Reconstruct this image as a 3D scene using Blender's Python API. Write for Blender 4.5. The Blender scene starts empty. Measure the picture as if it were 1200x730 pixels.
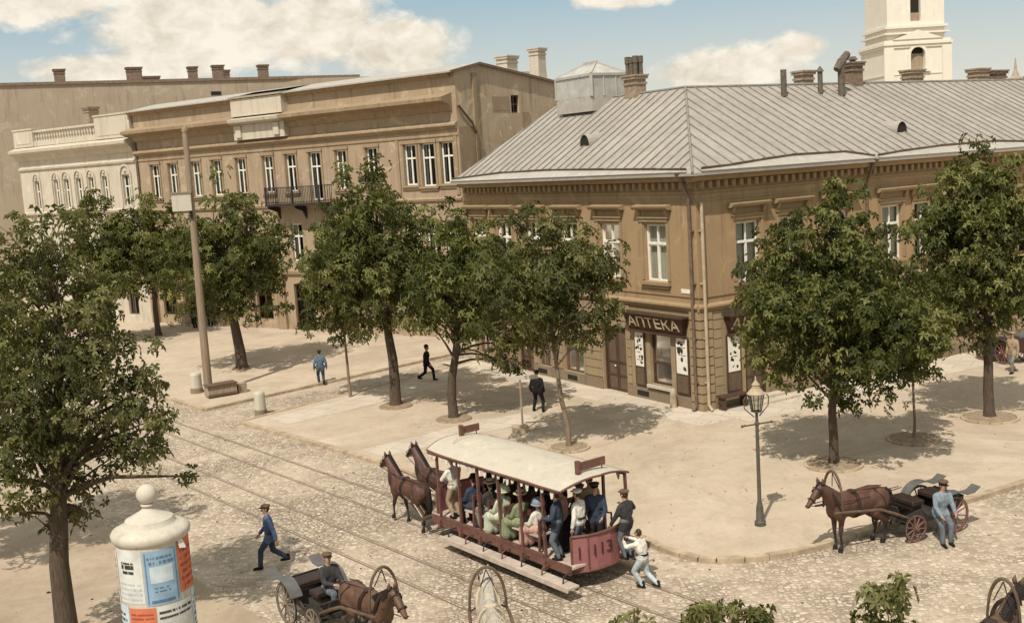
import bpy, bmesh, math, random
import numpy as np
from mathutils import Vector, Matrix, Euler
random.seed(7); np.random.seed(7)
rad = math.radians
scn = bpy.context.scene
COL = scn.collection

# ------------------------------------------------------------------ survey of the place
# The photograph was taken from a second-floor window 10 m above the street.
F, CAMH, PITCH, ROLL = 1300.0, 10.0, rad(7.62), rad(3.6)
FW = Vector((0, math.cos(PITCH), -math.sin(PITCH)))
UP0 = Vector((0, math.sin(PITCH), math.cos(PITCH)))
RT = Vector((1, 0, 0)) * math.cos(ROLL) - UP0 * math.sin(ROLL)
UP = Vector((1, 0, 0)) * math.sin(ROLL) + UP0 * math.cos(ROLL)
def ray(x, y): return FW + RT * ((x - 600) / F) + UP * ((365 - y) / F)
def G(x, y, z=0.0):
    d = ray(x, y); t = (z - CAMH) / d.z
    return Vector((d.x * t, d.y * t, z))
def AT(x, y, Y):
    d = ray(x, y); t = Y / d.y
    return Vector((d.x * t, Y, CAMH + d.z * t))
def ang(a): return Vector((math.cos(rad(a)), math.sin(rad(a)), 0))
def hit(x, y, p0, n):
    d = ray(x, y); o = Vector((0, 0, CAMH)); t = (Vector(p0) - o).dot(n) / d.dot(n)
    return o + d * t

# ------------------------------------------------------------------ materials
def newmat(name):
    m = bpy.data.materials.new(name); m.use_nodes = True
    nt = m.node_tree
    return m, nt, nt.nodes['Principled BSDF'], nt.nodes['Material Output']
def N(nt, t, **k):
    n = nt.nodes.new(t)
    for a, b in k.items():
        if a in n.inputs: n.inputs[a].default_value = b
        else: setattr(n, a, b)
    return n
def ramp(nt, fac, stops):
    r = nt.nodes.new('ShaderNodeValToRGB'); e = r.color_ramp.elements
    while len(e) < len(stops): e.new(0.5)
    for s, (p, c) in zip(e, stops):
        s.position = p; s.color = (c[0], c[1], c[2], 1) if hasattr(c, '__len__') else (c, c, c, 1)
    nt.links.new(fac, r.inputs['Fac']); return r.outputs['Color']
def mixc(nt, fac, a, b, mode='MIX'):
    m = nt.nodes.new('ShaderNodeMix'); m.data_type = 'RGBA'; m.blend_type = mode
    for sock, v in ((m.inputs[0], fac), (m.inputs[6], a), (m.inputs[7], b)):
        if hasattr(v, 'is_linked'): nt.links.new(v, sock)
        elif hasattr(v, '__len__'): sock.default_value = (v[0], v[1], v[2], 1)
        else: sock.default_value = v
    return m.outputs[2]
def coords(nt, scale=(1, 1, 1), kind='Object'):
    tc = nt.nodes.new('ShaderNodeTexCoord'); mp = nt.nodes.new('ShaderNodeMapping')
    mp.inputs['Scale'].default_value = scale
    nt.links.new(tc.outputs[kind], mp.inputs['Vector']); return mp.outputs['Vector']
def noise(nt, vec, scale, detail=4, rough=0.55, dist=0.0):
    n = nt.nodes.new('ShaderNodeTexNoise'); n.inputs['Scale'].default_value = scale
    n.inputs['Detail'].default_value = detail; n.inputs['Roughness'].default_value = rough
    n.inputs['Distortion'].default_value = dist
    nt.links.new(vec, n.inputs['Vector']); return n.outputs['Fac']
def bump(nt, bsdf, h, strength=0.3, dist=0.02):
    b = nt.nodes.new('ShaderNodeBump'); b.inputs['Strength'].default_value = strength
    b.inputs['Distance'].default_value = dist
    nt.links.new(h, b.inputs['Height']); nt.links.new(b.outputs['Normal'], bsdf.inputs['Normal'])
def simple(name, col, rough=0.75, var=0.25, scale=3.0, bmp=0.0, metal=0.0, stretch=(1, 1, 1), spec=0.35):
    m, nt, b, o = newmat(name)
    v = coords(nt, stretch); f = noise(nt, v, scale, 5)
    lo = [c * (1 - var) for c in col]; hi = [min(1, c * (1 + var)) for c in col]
    nt.links.new(ramp(nt, f, [(0.3, lo), (0.7, hi)]), b.inputs['Base Color'])
    b.inputs['Roughness'].default_value = rough; b.inputs['Metallic'].default_value = metal
    b.inputs['Specular IOR Level'].default_value = spec
    if bmp: bump(nt, b, noise(nt, v, scale * 6, 3), bmp, 0.01)
    return m
def plaster(name, col, dark, light, stain=0.5, patch=0.9):
    m, nt, b, o = newmat(name)
    v = coords(nt); big = noise(nt, v, 0.35, 6, 0.6, 0.4); mid = noise(nt, v, patch, 8, 0.68)
    streak = noise(nt, coords(nt, (2.2, 2.2, 0.22)), 1.4, 5, 0.65); fine = noise(nt, v, 14, 4)
    c = mixc(nt, big, dark, light)
    c = mixc(nt, ramp(nt, mid, [(0.36, 0), (0.62, 1)]), c, col)
    st = ramp(nt, streak, [(0.52, 0), (0.75, stain)])
    c = mixc(nt, st, c, [x * 0.50 for x in col])
    blot = noise(nt, v, 0.55, 9, 0.75, 1.5); c = mixc(nt, ramp(nt, blot, [(0.56, 0), (0.60, 0.5 * min(1, stain + .2))]), c, [min(1, x * 1.12) for x in light])
    c = mixc(nt, ramp(nt, fine, [(0.58, 0), (0.8, 0.35)]), c, [min(1, x * 1.35) for x in light])
    nt.links.new(c, b.inputs['Base Color']); b.inputs['Roughness'].default_value = 0.92
    b.inputs['Specular IOR Level'].default_value = 0.2
    bump(nt, b, mid, 0.25, 0.03)
    return m
def cobble(name, cols, size=0.2, sand=0.5):
    m, nt, b, o = newmat(name)
    v = coords(nt)
    wob = nt.nodes.new('ShaderNodeVectorMath'); wob.operation = 'ADD'
    nz = nt.nodes.new('ShaderNodeTexNoise'); nz.inputs['Scale'].default_value = 1.3
    nt.links.new(v, nz.inputs['Vector'])
    sc = nt.nodes.new('ShaderNodeVectorMath'); sc.operation = 'SCALE'; sc.inputs['Scale'].default_value = 0.25
    nt.links.new(nz.outputs['Color'], sc.inputs[0]); nt.links.new(v, wob.inputs[0]); nt.links.new(sc.outputs[0], wob.inputs[1])
    vo = nt.nodes.new('ShaderNodeTexVoronoi'); vo.inputs['Scale'].default_value = 1 / size; vo.inputs['Randomness'].default_value = 0.75
    ve = nt.nodes.new('ShaderNodeTexVoronoi'); ve.feature = 'DISTANCE_TO_EDGE'
    ve.inputs['Scale'].default_value = 1 / size; ve.inputs['Randomness'].default_value = 0.75
    nt.links.new(wob.outputs[0], vo.inputs['Vector']); nt.links.new(wob.outputs[0], ve.inputs['Vector'])
    sep = nt.nodes.new('ShaderNodeSeparateColor'); nt.links.new(vo.outputs['Color'], sep.inputs[0])
    stone = ramp(nt, sep.outputs[0], [(0.0, cols[0]), (0.25, cols[1]), (0.7, cols[2]), (1.0, cols[3])])
    gap = ramp(nt, ve.outputs['Distance'], [(0.02, 1), (0.12, 0)])
    big = noise(nt, v, 0.22, 6, 0.62, 0.5)
    sandy = ramp(nt, big, [(0.42, 0.15), (0.66, 0.95)])
    dirt = mixc(nt, sandy, [c * 0.42 for c in cols[0]], [c * 1.02 for c in cols[2]])
    c = mixc(nt, gap, stone, dirt)
    c = mixc(nt, mixc(nt, sand, (0, 0, 0), sandy), c, [c_ * 1.06 for c_ in cols[2]])
    worn = noise(nt, coords(nt, (1, 1, 1)), 0.9, 7, 0.7)
    c = mixc(nt, ramp(nt, worn, [(0.5, 0), (0.78, 0.5)]), c, [x * 0.62 for x in cols[1]])
    nt.links.new(c, b.inputs['Base Color']); b.inputs['Roughness'].default_value = 0.95
    b.inputs['Specular IOR Level'].default_value = 0.15
    hgt = nt.nodes.new('ShaderNodeMath'); hgt.operation = 'MULTIPLY'
    nt.links.new(ramp(nt, ve.outputs['Distance'], [(0.0, 0), (0.25, 1)]), hgt.inputs[0])
    inv = ramp(nt, sandy, [(0, 1), (1, 0.25)]); nt.links.new(inv, hgt.inputs[1])
    bump(nt, b, hgt.outputs[0], 0.75, 0.035)
    return m
def sandmat(name, a, b_, scale=1.0, flags=0.0):
    m, nt, b, o = newmat(name)
    v = coords(nt); f = noise(nt, v, 0.5 * scale, 8, 0.68, 0.6); g = noise(nt, v, 6 * scale, 5, 0.7); h = noise(nt, v, 34, 3)
    c = mixc(nt, ramp(nt, f, [(0.32, 0), (0.68, 1)]), a, b_)
    c = mixc(nt, ramp(nt, g, [(0.54, 0), (0.74, 0.55)]), c, [x * 0.72 for x in a])
    c = mixc(nt, ramp(nt, h, [(0.6, 0), (0.72, 0.3)]), c, [x * 0.6 for x in a])
    if not flags:
        w1 = nt.nodes.new('ShaderNodeTexVoronoi'); w1.feature = 'DISTANCE_TO_EDGE'; w1.inputs['Scale'].default_value = .55; wv = nt.nodes.new('ShaderNodeVectorMath'); wv.operation = 'ADD'; wn = nt.nodes.new('ShaderNodeTexNoise'); wn.inputs['Scale'].default_value = .8; wn.inputs['Detail'].default_value = 6
        nt.links.new(v, wn.inputs['Vector']); ws = nt.nodes.new('ShaderNodeVectorMath'); ws.operation = 'SCALE'; ws.inputs['Scale'].default_value = 2.2; nt.links.new(wn.outputs['Color'], ws.inputs[0]); nt.links.new(v, wv.inputs[0]); nt.links.new(ws.outputs[0], wv.inputs[1]); nt.links.new(wv.outputs[0], w1.inputs['Vector'])
        c = mixc(nt, ramp(nt, w1.outputs['Distance'], [(0.0, .14), (0.05, 0)]), c, [x * .62 for x in a])
        blot = noise(nt, v, .16, 9, .72, 1.2); c = mixc(nt, ramp(nt, blot, [(.5, 0), (.62, .55)]), c, [x * .78 for x in a]); c = mixc(nt, ramp(nt, blot, [(.30, .6), (.42, 0)]), c, [min(1, x * 1.12) for x in b_])
    if flags:
        br = nt.nodes.new('ShaderNodeTexBrick'); br.inputs['Scale'].default_value = 1.0
        br.inputs['Brick Width'].default_value = flags * 1.4; br.inputs['Row Height'].default_value = flags
        br.inputs['Mortar Size'].default_value = 0.018
        br.inputs['Color1'].default_value = (1, 1, 1, 1); br.inputs['Color2'].default_value = (0.86, 0.86, 0.86, 1)
        br.inputs['Mortar'].default_value = (0.55, 0.55, 0.55, 1)
        mp = nt.nodes.new('ShaderNodeMapping'); mp.inputs['Rotation'].default_value = (0, 0, rad(31.9))
        nt.links.new(v, mp.inputs['Vector']); nt.links.new(mp.outputs[0], br.inputs['Vector'])
        c = mixc(nt, 0.8, c, br.outputs['Color'], 'MULTIPLY')
    nt.links.new(c, b.inputs['Base Color']); b.inputs['Roughness'].default_value = 0.97
    b.inputs['Specular IOR Level'].default_value = 0.1
    bump(nt, b, g, 0.4, 0.03)
    return m
def leafmat(name, dark, light, alt):
    m, nt, b, o = newmat(name)
    at = nt.nodes.new('ShaderNodeAttribute'); at.attribute_name = 'tint'
    c = ramp(nt, at.outputs['Fac'], [(0.0, dark), (0.55, light), (0.9, alt), (1.0, alt)])
    nt.links.new(c, b.inputs['Base Color']); b.inputs['Roughness'].default_value = 0.58
    b.inputs['Specular IOR Level'].default_value = 0.3
    tr = nt.nodes.new('ShaderNodeBsdfTranslucent'); nt.links.new(mixc(nt, 0.5, c, (0.16, 0.17, 0.02)), tr.inputs['Color'])
    mx = nt.nodes.new('ShaderNodeMixShader'); mx.inputs[0].default_value = 0.4
    nt.links.new(b.outputs[0], mx.inputs[1]); nt.links.new(tr.outputs[0], mx.inputs[2]); nt.links.new(mx.outputs[0], o.inputs['Surface'])
    return m
def glassmat(name, tint=(0.75, 0.78, 0.74), refl=0.22):
    m, nt, b, o = newmat(name)
    nt.nodes.remove(b)
    t = nt.nodes.new('ShaderNodeBsdfTransparent'); t.inputs['Color'].default_value = (*tint, 1)
    g = nt.nodes.new('ShaderNodeBsdfGlossy'); g.inputs['Roughness'].default_value = 0.06
    fr = nt.nodes.new('ShaderNodeLayerWeight'); fr.inputs['Blend'].default_value = refl
    mx = nt.nodes.new('ShaderNodeMixShader')
    nt.links.new(fr.outputs['Fresnel'], mx.inputs[0]); nt.links.new(t.outputs[0], mx.inputs[1]); nt.links.new(g.outputs[0], mx.inputs[2])
    nt.links.new(mx.outputs[0], o.inputs['Surface']); return m
def coatmat(name, body, leg, zlo=0.35, zhi=0.8):
    m, nt, b, o = newmat(name)
    tc = nt.nodes.new('ShaderNodeTexCoord'); sx = nt.nodes.new('ShaderNodeSeparateXYZ')
    nt.links.new(tc.outputs['Object'], sx.inputs[0])
    mr = nt.nodes.new('ShaderNodeMapRange'); mr.inputs[1].default_value = zlo; mr.inputs[2].default_value = zhi
    nt.links.new(sx.outputs['Z'], mr.inputs[0])
    v = coords(nt); f = noise(nt, v, 3.5, 4)
    bc = mixc(nt, f, [x * 0.62 for x in body], [x * 1.3 for x in body])
    dust = noise(nt, v, 9, 6, .7); bc = mixc(nt, ramp(nt, dust, [(.5, 0), (.8, .35)]), bc, [min(1, x * 2.0 + .02) for x in body])
    c = mixc(nt, mr.outputs[0], leg, bc)
    nt.links.new(c, b.inputs['Base Color']); b.inputs['Roughness'].default_value = 0.62
    bump(nt, b, noise(nt, coords(nt, (18, 18, 60)), 4, 2), 0.08, 0.005)
    return m
M = {}
M['wall_left'] = plaster('ochre_plaster', (0.345, 0.235, 0.125), (0.245, 0.162, 0.083), (0.42, 0.295, 0.17), 0.75)
M['wall_brown'] = plaster('old_brown_plaster', (0.355, 0.265, 0.172), (0.235, 0.168, 0.104), (0.46, 0.355, 0.24), 0.8)
M['gable'] = plaster('patchy_gable_plaster', (0.43, 0.325, 0.215), (0.27, 0.19, 0.115), (0.62, 0.50, 0.36), 0.8, 0.55)  # patchy render, its tone also lifted to stand in for sun that only grazes it
M['trim_brown'] = plaster('brown_trim', (0.315, 0.23, 0.143), (0.215, 0.150, 0.088), (0.40, 0.30, 0.19), 0.7)
M['wall_white'] = plaster('cream_stucco', (0.53, 0.46, 0.36), (0.40, 0.335, 0.25), (0.61, 0.545, 0.44), 0.6)
M['fire'] = plaster('bare_firewall', (0.36, 0.29, 0.21), (0.27, 0.21, 0.145), (0.44, 0.36, 0.27), 0.7, 0.35)
M['tower'] = plaster('tower_stucco', (0.70, 0.645, 0.54), (0.62, 0.56, 0.46), (0.76, 0.71, 0.61), 0.25)
M['trim'] = plaster('cornice_plaster', (0.31, 0.215, 0.118), (0.215, 0.145, 0.076), (0.41, 0.30, 0.18), 0.5)
M['plinth'] = plaster('plinth_stone', (0.23, 0.175, 0.115), (0.16, 0.12, 0.08), (0.30, 0.23, 0.15), 0.5)
M['rustic'] = plaster('banded_plaster', (0.33, 0.245, 0.145), (0.235, 0.17, 0.10), (0.41, 0.31, 0.19), 0.6)
M['white'] = simple('white_paint', (0.74, 0.70, 0.60), 0.55, 0.12, 4)
M['whitewash'] = plaster('whitewash', (0.52, 0.47, 0.38), (0.42, 0.37, 0.29), (0.58, 0.53, 0.44), 0.5, 2.0)
M['wood_dark'] = simple('dark_brown_paint', (0.075, 0.043, 0.026), 0.5, 0.3, 6, 0.1)
M['wood_door'] = simple('door_brown', (0.13, 0.085, 0.055), 0.55, 0.25, 5, 0.1, stretch=(3, 3, 0.6))
M['wood_grey'] = simple('weathered_wood', (0.30, 0.235, 0.165), 0.9, 0.35, 4, 0.5, stretch=(4, 4, 0.5))
M['pole_wood'] = simple('pole_wood', (0.25, 0.185, 0.125), 0.9, 0.25, 3, 0.4, stretch=(6, 6, 0.4))
M['sign'] = simple('sign_board', (0.050, 0.021, 0.012), 0.45, 0.25, 5)
M['sign_letter'] = simple('sign_letters', (0.58, 0.46, 0.30), 0.6, 0.12, 8)
M['poster_white'] = simple('enamel_white', (0.78, 0.73, 0.62), 0.5, 0.1, 5)
M['ink'] = simple('black_ink', (0.03, 0.025, 0.02), 0.7, 0.2, 8)
M['glass'] = glassmat('window_glass')
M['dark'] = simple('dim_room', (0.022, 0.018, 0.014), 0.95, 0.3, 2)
M['curtain'] = simple('white_curtain', (0.72, 0.67, 0.57), 0.9, 0.18, 9, 0.2, stretch=(8, 8, 0.4))
M['roof'] = None
M['gutter'] = simple('pale_gutter_metal', (0.39, 0.355, 0.30), 0.6, 0.12, 3, metal=0.0)
M['pipe'] = simple('downpipe_metal', (0.15, 0.105, 0.07), 0.55, 0.3, 5)
M['pipe_light'] = simple('pale_pipe', (0.42, 0.34, 0.23), 0.6, 0.2, 5)
M['brick'] = simple('chimney_masonry', (0.30, 0.225, 0.155), 0.95, 0.3, 6, 0.5)
M['brick_dark'] = simple('sooty_masonry', (0.19, 0.135, 0.095), 0.95, 0.35, 6, 0.5)
M['pots'] = simple('chimney_pots', (0.12, 0.095, 0.07), 0.9, 0.3, 6)
M['iron'] = simple('black_iron', (0.035, 0.03, 0.026), 0.5, 0.3, 6)
M['lamp_iron'] = simple('lamp_green_grey', (0.085, 0.072, 0.052), 0.55, 0.25, 6)
M['rail'] = simple('rail_steel', (0.23, 0.178, 0.13), 0.45, 0.25, 6, metal=0.3)
M['bark'] = simple('tree_bark', (0.085, 0.06, 0.04), 0.95, 0.4, 5, 0.8, stretch=(5, 5, 0.8))
M['bark_light'] = simple('young_bark', (0.20, 0.145, 0.095), 0.95, 0.3, 6, 0.5, stretch=(5, 5, 0.8))
M['leaf'] = leafmat('chestnut_leaves', (0.042, 0.050, 0.012), (0.138, 0.148, 0.038), (0.265, 0.255, 0.085))
M['leaf_pale'] = leafmat('young_leaves', (0.050, 0.056, 0.015), (0.135, 0.136, 0.042), (0.25, 0.235, 0.09))
M['cobble'] = cobble('cobblestones', [(0.28, 0.215, 0.15), (0.40, 0.315, 0.23), (0.485, 0.395, 0.295), (0.60, 0.505, 0.39)], 0.145, 0.35)
M['sand'] = sandmat('packed_sand', (0.43, 0.342, 0.245), (0.54, 0.445, 0.332))
M['sand_brown'] = sandmat('brown_earth', (0.335, 0.258, 0.178), (0.43, 0.343, 0.25))
M['flag'] = sandmat('flagstones', (0.515, 0.43, 0.33), (0.605, 0.52, 0.41), 1.0, 0.9)
M['kerb'] = simple('kerb_stone', (0.40, 0.31, 0.205), 0.95, 0.3, 3, 0.4)
M['soil'] = simple('pit_soil', (0.27, 0.20, 0.13), 1.0, 0.3, 6, 0.6)
M['tram_roof'] = plaster('canvas_roof', (0.48, 0.425, 0.335), (0.40, 0.345, 0.265), (0.55, 0.495, 0.40), 0.35, 1.2)
M['tram_wood'] = simple('tram_brown_red', (0.135, 0.062, 0.045), 0.5, 0.3, 5)
M['tram_red'] = plaster('faded_red_panel', (0.28, 0.108, 0.105), (0.20, 0.078, 0.075), (0.35, 0.155, 0.145), 0.55, 2.5)
M['tram_step'] = simple('step_wood', (0.44, 0.36, 0.285), 0.85, 0.25, 3, 0.3, stretch=(1, 1, 1))
M['num'] = simple('panel_numerals', (0.075, 0.022, 0.020), 0.6, 0.2, 5)
M['leather'] = simple('harness_leather', (0.030, 0.018, 0.012), 0.5, 0.3, 8)
M['rope'] = simple('pale_strap', (0.45, 0.36, 0.25), 0.8, 0.2, 8)
M['shaft'] = simple('shaft_wood', (0.11, 0.07, 0.042), 0.6, 0.3, 5)
M['cart'] = simple('cart_paint', (0.045, 0.040, 0.036), 0.45, 0.3, 5)
M['cart_grey'] = simple('grey_mudguard', (0.105, 0.10, 0.092), 0.5, 0.2, 4)
M['wheel_red'] = simple('red_spokes', (0.17, 0.08, 0.062), 0.6, 0.3, 6)
M['wheel_grey'] = simple('pale_wheel', (0.19, 0.15, 0.11), 0.7, 0.3, 6)
M['bay'] = coatmat('bay_coat', (0.082, 0.034, 0.018), (0.020, 0.012, 0.009))
M['bay_dark'] = coatmat('dark_bay_coat', (0.070, 0.031, 0.018), (0.018, 0.011, 0.009))
M['brown_coat'] = coatmat('brown_coat', (0.100, 0.050, 0.027), (0.04, 0.03, 0.02))
M['grey_coat'] = coatmat('white_coat', (0.38, 0.33, 0.265), (0.42, 0.36, 0.28))
M['mane'] = simple('black_mane', (0.016, 0.011, 0.009), 0.6, 0.3, 12)
M['mane_grey'] = simple('grey_mane', (0.40, 0.35, 0.28), 0.6, 0.2, 12)
M['skin'] = simple('skin', (0.44, 0.255, 0.165), 0.6, 0.08, 9)
M['hair'] = simple('dark_hair', (0.035, 0.022, 0.014), 0.6, 0.3, 15)
M['eye'] = simple('eye', (0.03, 0.02, 0.015), 0.3, 0.1, 5)
M['mouth'] = simple('lips', (0.30, 0.12, 0.09), 0.5, 0.1, 5)
def cloth(name, c):
    m, nt, b, o = newmat('cloth_' + name); v = coords(nt, (1, 1, .45)); f = noise(nt, v, 6, 5, .6, 1.2); g = noise(nt, coords(nt), 40, 2)
    k = mixc(nt, ramp(nt, f, [(.35, 0), (.68, 1)]), [x * .66 for x in c], [min(1, x * 1.22) for x in c]); nt.links.new(mixc(nt, ramp(nt, g, [(.5, 0), (.8, .4)]), k, [x * .6 for x in c]), b.inputs['Base Color'])
    b.inputs['Roughness'].default_value = .92; b.inputs['Specular IOR Level'].default_value = .15; bump(nt, b, f, .8, .035); M[name] = m
for k, c in dict(navy=(0.045, 0.058, 0.085), blue=(0.085, 0.125, 0.215), greyblue=(0.13, 0.145, 0.16), black=(0.018, 0.016, 0.016), charcoal=(0.05, 0.048, 0.046),
                 brown=(0.10, 0.062, 0.038), white_cloth=(0.68, 0.64, 0.54), mint=(0.50, 0.525, 0.375), green=(0.235, 0.265, 0.145), pink=(0.50, 0.30, 0.24), lightblue=(0.42, 0.48, 0.48),
                 steel=(0.22, 0.26, 0.29), tan=(0.36, 0.27, 0.17), straw=(0.62, 0.53, 0.36), grey=(0.22, 0.20, 0.175), skyblue=(0.11, 0.155, 0.205), capbrown=(0.13, 0.085, 0.055)).items():
    cloth(k, c)
def poster(name, c): M[name] = simple('paper_' + name, c, 0.8, 0.16, 4)
for k, c in dict(paper_blue=(0.24, 0.36, 0.46), paper_white=(0.56, 0.56, 0.50), paper_red=(0.55, 0.155, 0.075), paper_cream=(0.62, 0.55, 0.42), paper_pale=(0.46, 0.53, 0.55), ink_blue=(0.10, 0.17, 0.25), ink_red=(0.33, 0.08, 0.04)).items():
    poster(k, c)
def roofmat():
    m, nt, b, o = newmat('old_sheet_metal')
    v = coords(nt); f = noise(nt, v, 0.5, 6, 0.65, 0.5); s = noise(nt, v, 3.0, 6, 0.7)
    c = mixc(nt, ramp(nt, f, [(0.3, 0), (0.7, 1)]), (0.285, 0.255, 0.212), (0.375, 0.340, 0.285))
    c = mixc(nt, ramp(nt, s, [(0.5, 0), (0.72, 0.6)]), c, (0.205, 0.175, 0.138))
    nt.links.new(c, b.inputs['Base Color']); b.inputs['Roughness'].default_value = 0.62
    b.inputs['Metallic'].default_value = 0.0; b.inputs['Specular IOR Level'].default_value = 0.4
    bump(nt, b, s, 0.15, 0.02); return m
M['roof'] = roofmat()
M['seam'] = simple('roof_seams', (0.225, 0.20, 0.165), 0.6, 0.25, 4)

# ------------------------------------------------------------------ mesh helpers
class MB:
    def __init__(s): s.v = []; s.f = []; s.m = []; s.mats = []; s.cur = 0
    def use(s, key):
        if key not in s.mats: s.mats.append(key)
        s.cur = s.mats.index(key); return s
    def add(s, vs, fs):
        b = len(s.v); s.v += [Vector(p) for p in vs]
        for f in fs: s.f.append([i + b for i in f]); s.m.append(s.cur)
    def quad(s, *p): s.add(p, [list(range(len(p)))])
    def hexa(s, p):   # 8 points: bottom 4 (ccw) then top 4
        s.add(p, [(3, 2, 1, 0), (4, 5, 6, 7), (0, 1, 5, 4), (1, 2, 6, 5), (2, 3, 7, 6), (3, 0, 4, 7)])
    def box(s, c, size, rz=0.0, rot=None):
        R = rot if rot is not None else Matrix.Rotation(rz, 3, 'Z'); c = Vector(c); h = [x / 2 for x in size]
        s.hexa([c + R @ Vector((x * h[0], y * h[1], z * h[2])) for z in (-1, 1) for x, y in ((-1, -1), (1, -1), (1, 1), (-1, 1))])
    def beam(s, a, b, w, h, up=(0, 0, 1)):
        a, b = Vector(a), Vector(b); d = (b - a).normalized(); up = Vector(up)
        x = d.cross(up)
        if x.length < 1e-4: x = d.cross(Vector((0, 1, 0)))
        x.normalize(); y = x.cross(d)
        s.hexa([p + x * sx * w / 2 + y * sy * h / 2 for p in (a, b) for sx, sy in ((-1, -1), (1, -1), (1, 1), (-1, 1))])
    def tube(s, pts, rr, n=8, caps=True):
        pts = [Vector(p) for p in pts]
        if not hasattr(rr, '__len__'): rr = [rr] * len(pts)
        b = len(s.v); t0 = None
        for i, p in enumerate(pts):
            t = (pts[min(i + 1, len(pts) - 1)] - pts[max(i - 1, 0)]).normalized()
            if t0 is None:
                x = t.cross(Vector((0, 0, 1)))
                if x.length < 1e-3: x = t.cross(Vector((0, 1, 0)))
                x.normalize()
            else:
                x = (x - t * x.dot(t))
                x = x.normalized() if x.length > 1e-5 else t.orthogonal().normalized()
            y = t.cross(x); t0 = t
            for k in range(n):
                a = 2 * math.pi * k / n; s.v.append(p + (x * math.cos(a) + y * math.sin(a)) * rr[i])
        for i in range(len(pts) - 1):
            for k in range(n):
                k2 = (k + 1) % n
                s.f.append([b + i * n + k, b + i * n + k2, b + (i + 1) * n + k2, b + (i + 1) * n + k]); s.m.append(s.cur)
        if caps:
            s.f.append([b + k for k in range(n)][::-1]); s.m.append(s.cur)
            e = b + (len(pts) - 1) * n; s.f.append([e + k for k in range(n)]); s.m.append(s.cur)
    def lathe(s, prof, c=(0, 0, 0), n=20, R=None):
        c = Vector(c); b = len(s.v)
        for r, z in prof:
            for k in range(n):
                a = 2 * math.pi * k / n; p = Vector((r * math.cos(a), r * math.sin(a), z))
                s.v.append(c + (R @ p if R is not None else p))
        for i in range(len(prof) - 1):
            for k in range(n):
                k2 = (k + 1) % n
                s.f.append([b + i * n + k, b + i * n + k2, b + (i + 1) * n + k2, b + (i + 1) * n + k]); s.m.append(s.cur)
        s.f.append([b + k for k in range(n)][::-1]); s.m.append(s.cur)
        e = b + (len(prof) - 1) * n; s.f.append([e + k for k in range(n)]); s.m.append(s.cur)
    def ell(s, c, r, R=None, nu=10, nv=7):
        c = Vector(c); b = len(s.v)
        vs = [Vector((0, 0, -r[2]))]
        for j in range(1, nv):
            th = -math.pi / 2 + math.pi * j / nv
            for k in range(nu):
                a = 2 * math.pi * k / nu
                vs.append(Vector((r[0] * math.cos(th) * math.cos(a), r[1] * math.cos(th) * math.sin(a), r[2] * math.sin(th))))
        vs.append(Vector((0, 0, r[2])))
        fs = [(0, 1 + (k + 1) % nu, 1 + k) for k in range(nu)]
        for j in range(nv - 2):
            for k in range(nu):
                k2 = (k + 1) % nu; o = 1 + j * nu
                fs.append((o + k, o + k2, o + nu + k2, o + nu + k))
        o = 1 + (nv - 2) * nu; t = len(vs) - 1
        fs += [(o + k, o + (k + 1) % nu, t) for k in range(nu)]
        s.add([c + (R @ v if R is not None else v) for v in vs], fs)
    def cap(s, p0, p1, r0, r1, n=10):
        p0, p1 = Vector(p0), Vector(p1); d = p1 - p0; L = d.length
        if L < 1e-5: return s.ell(p0, (r0, r0, r0))
        d.normalize(); P = []; R_ = []
        for a in (-80, -45, 0):
            P.append(p0 + d * r0 * math.sin(rad(a))); R_.append(r0 * math.cos(rad(a)))
        for a in (0, 45, 80):
            P.append(p1 + d * r1 * math.sin(rad(a))); R_.append(r1 * math.cos(rad(a)))
        s.tube(P, R_, n)
    def prism(s, poly, z0, z1):
        n = len(poly)
        vs = [(p[0], p[1], z0) for p in poly] + [(p[0], p[1], z1) for p in poly]
        s.add(vs, [list(range(n))[::-1], list(range(n, 2 * n))] + [[i, (i + 1) % n, n + (i + 1) % n, n + i] for i in range(n)])
    def mesh(s, name, off=(0, 0, 0)):
        off = Vector(off); me = bpy.data.meshes.new(name)
        me.from_pydata([tuple(p - off) for p in s.v], [], s.f)
        for k in s.mats: me.materials.append(M[k])
        if s.mats: me.polygons.foreach_set('material_index', s.m)
        me.update(); return me
    def build(s, name, parent=None, smooth=False, off=None, loc=None, fixn=True, bevel=0):
        if off is None: off = (0, 0, 0)
        me = s.mesh(name, off)
        if fixn:
            bm = bmesh.new(); bm.from_mesh(me); bmesh.ops.recalc_face_normals(bm, faces=bm.faces)
            if bevel: bmesh.ops.bevel(bm, geom=[e for e in bm.edges if e.is_manifold and e.calc_face_angle(0) > 0.6], offset=bevel, segments=1, affect='EDGES')
            bm.to_mesh(me); bm.free()
        if smooth:
            me.polygons.foreach_set('use_smooth', [True] * len(me.polygons)); me.set_sharp_from_angle(angle=rad(42))
        o = bpy.data.objects.new(name, me); COL.objects.link(o)
        if parent: o.parent = parent
        if loc is not None: o.location = loc
        return o
LABELS = []
def tag(o, label=None, cat=None, group=None, kind=None):
    if label: o['label'] = label
    if cat: o['category'] = cat
    if group: o['group'] = group
    if kind: o['kind'] = kind
    return o
def thing(name, label, cat, loc=(0, 0, 0), rz=0.0, group=None):
    o = bpy.data.objects.new(name, None); COL.objects.link(o); o.empty_display_size = 0.2
    o.location = loc; o.rotation_euler = (0, 0, rz); return tag(o, label, cat, group)
_tmp = None
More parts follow.
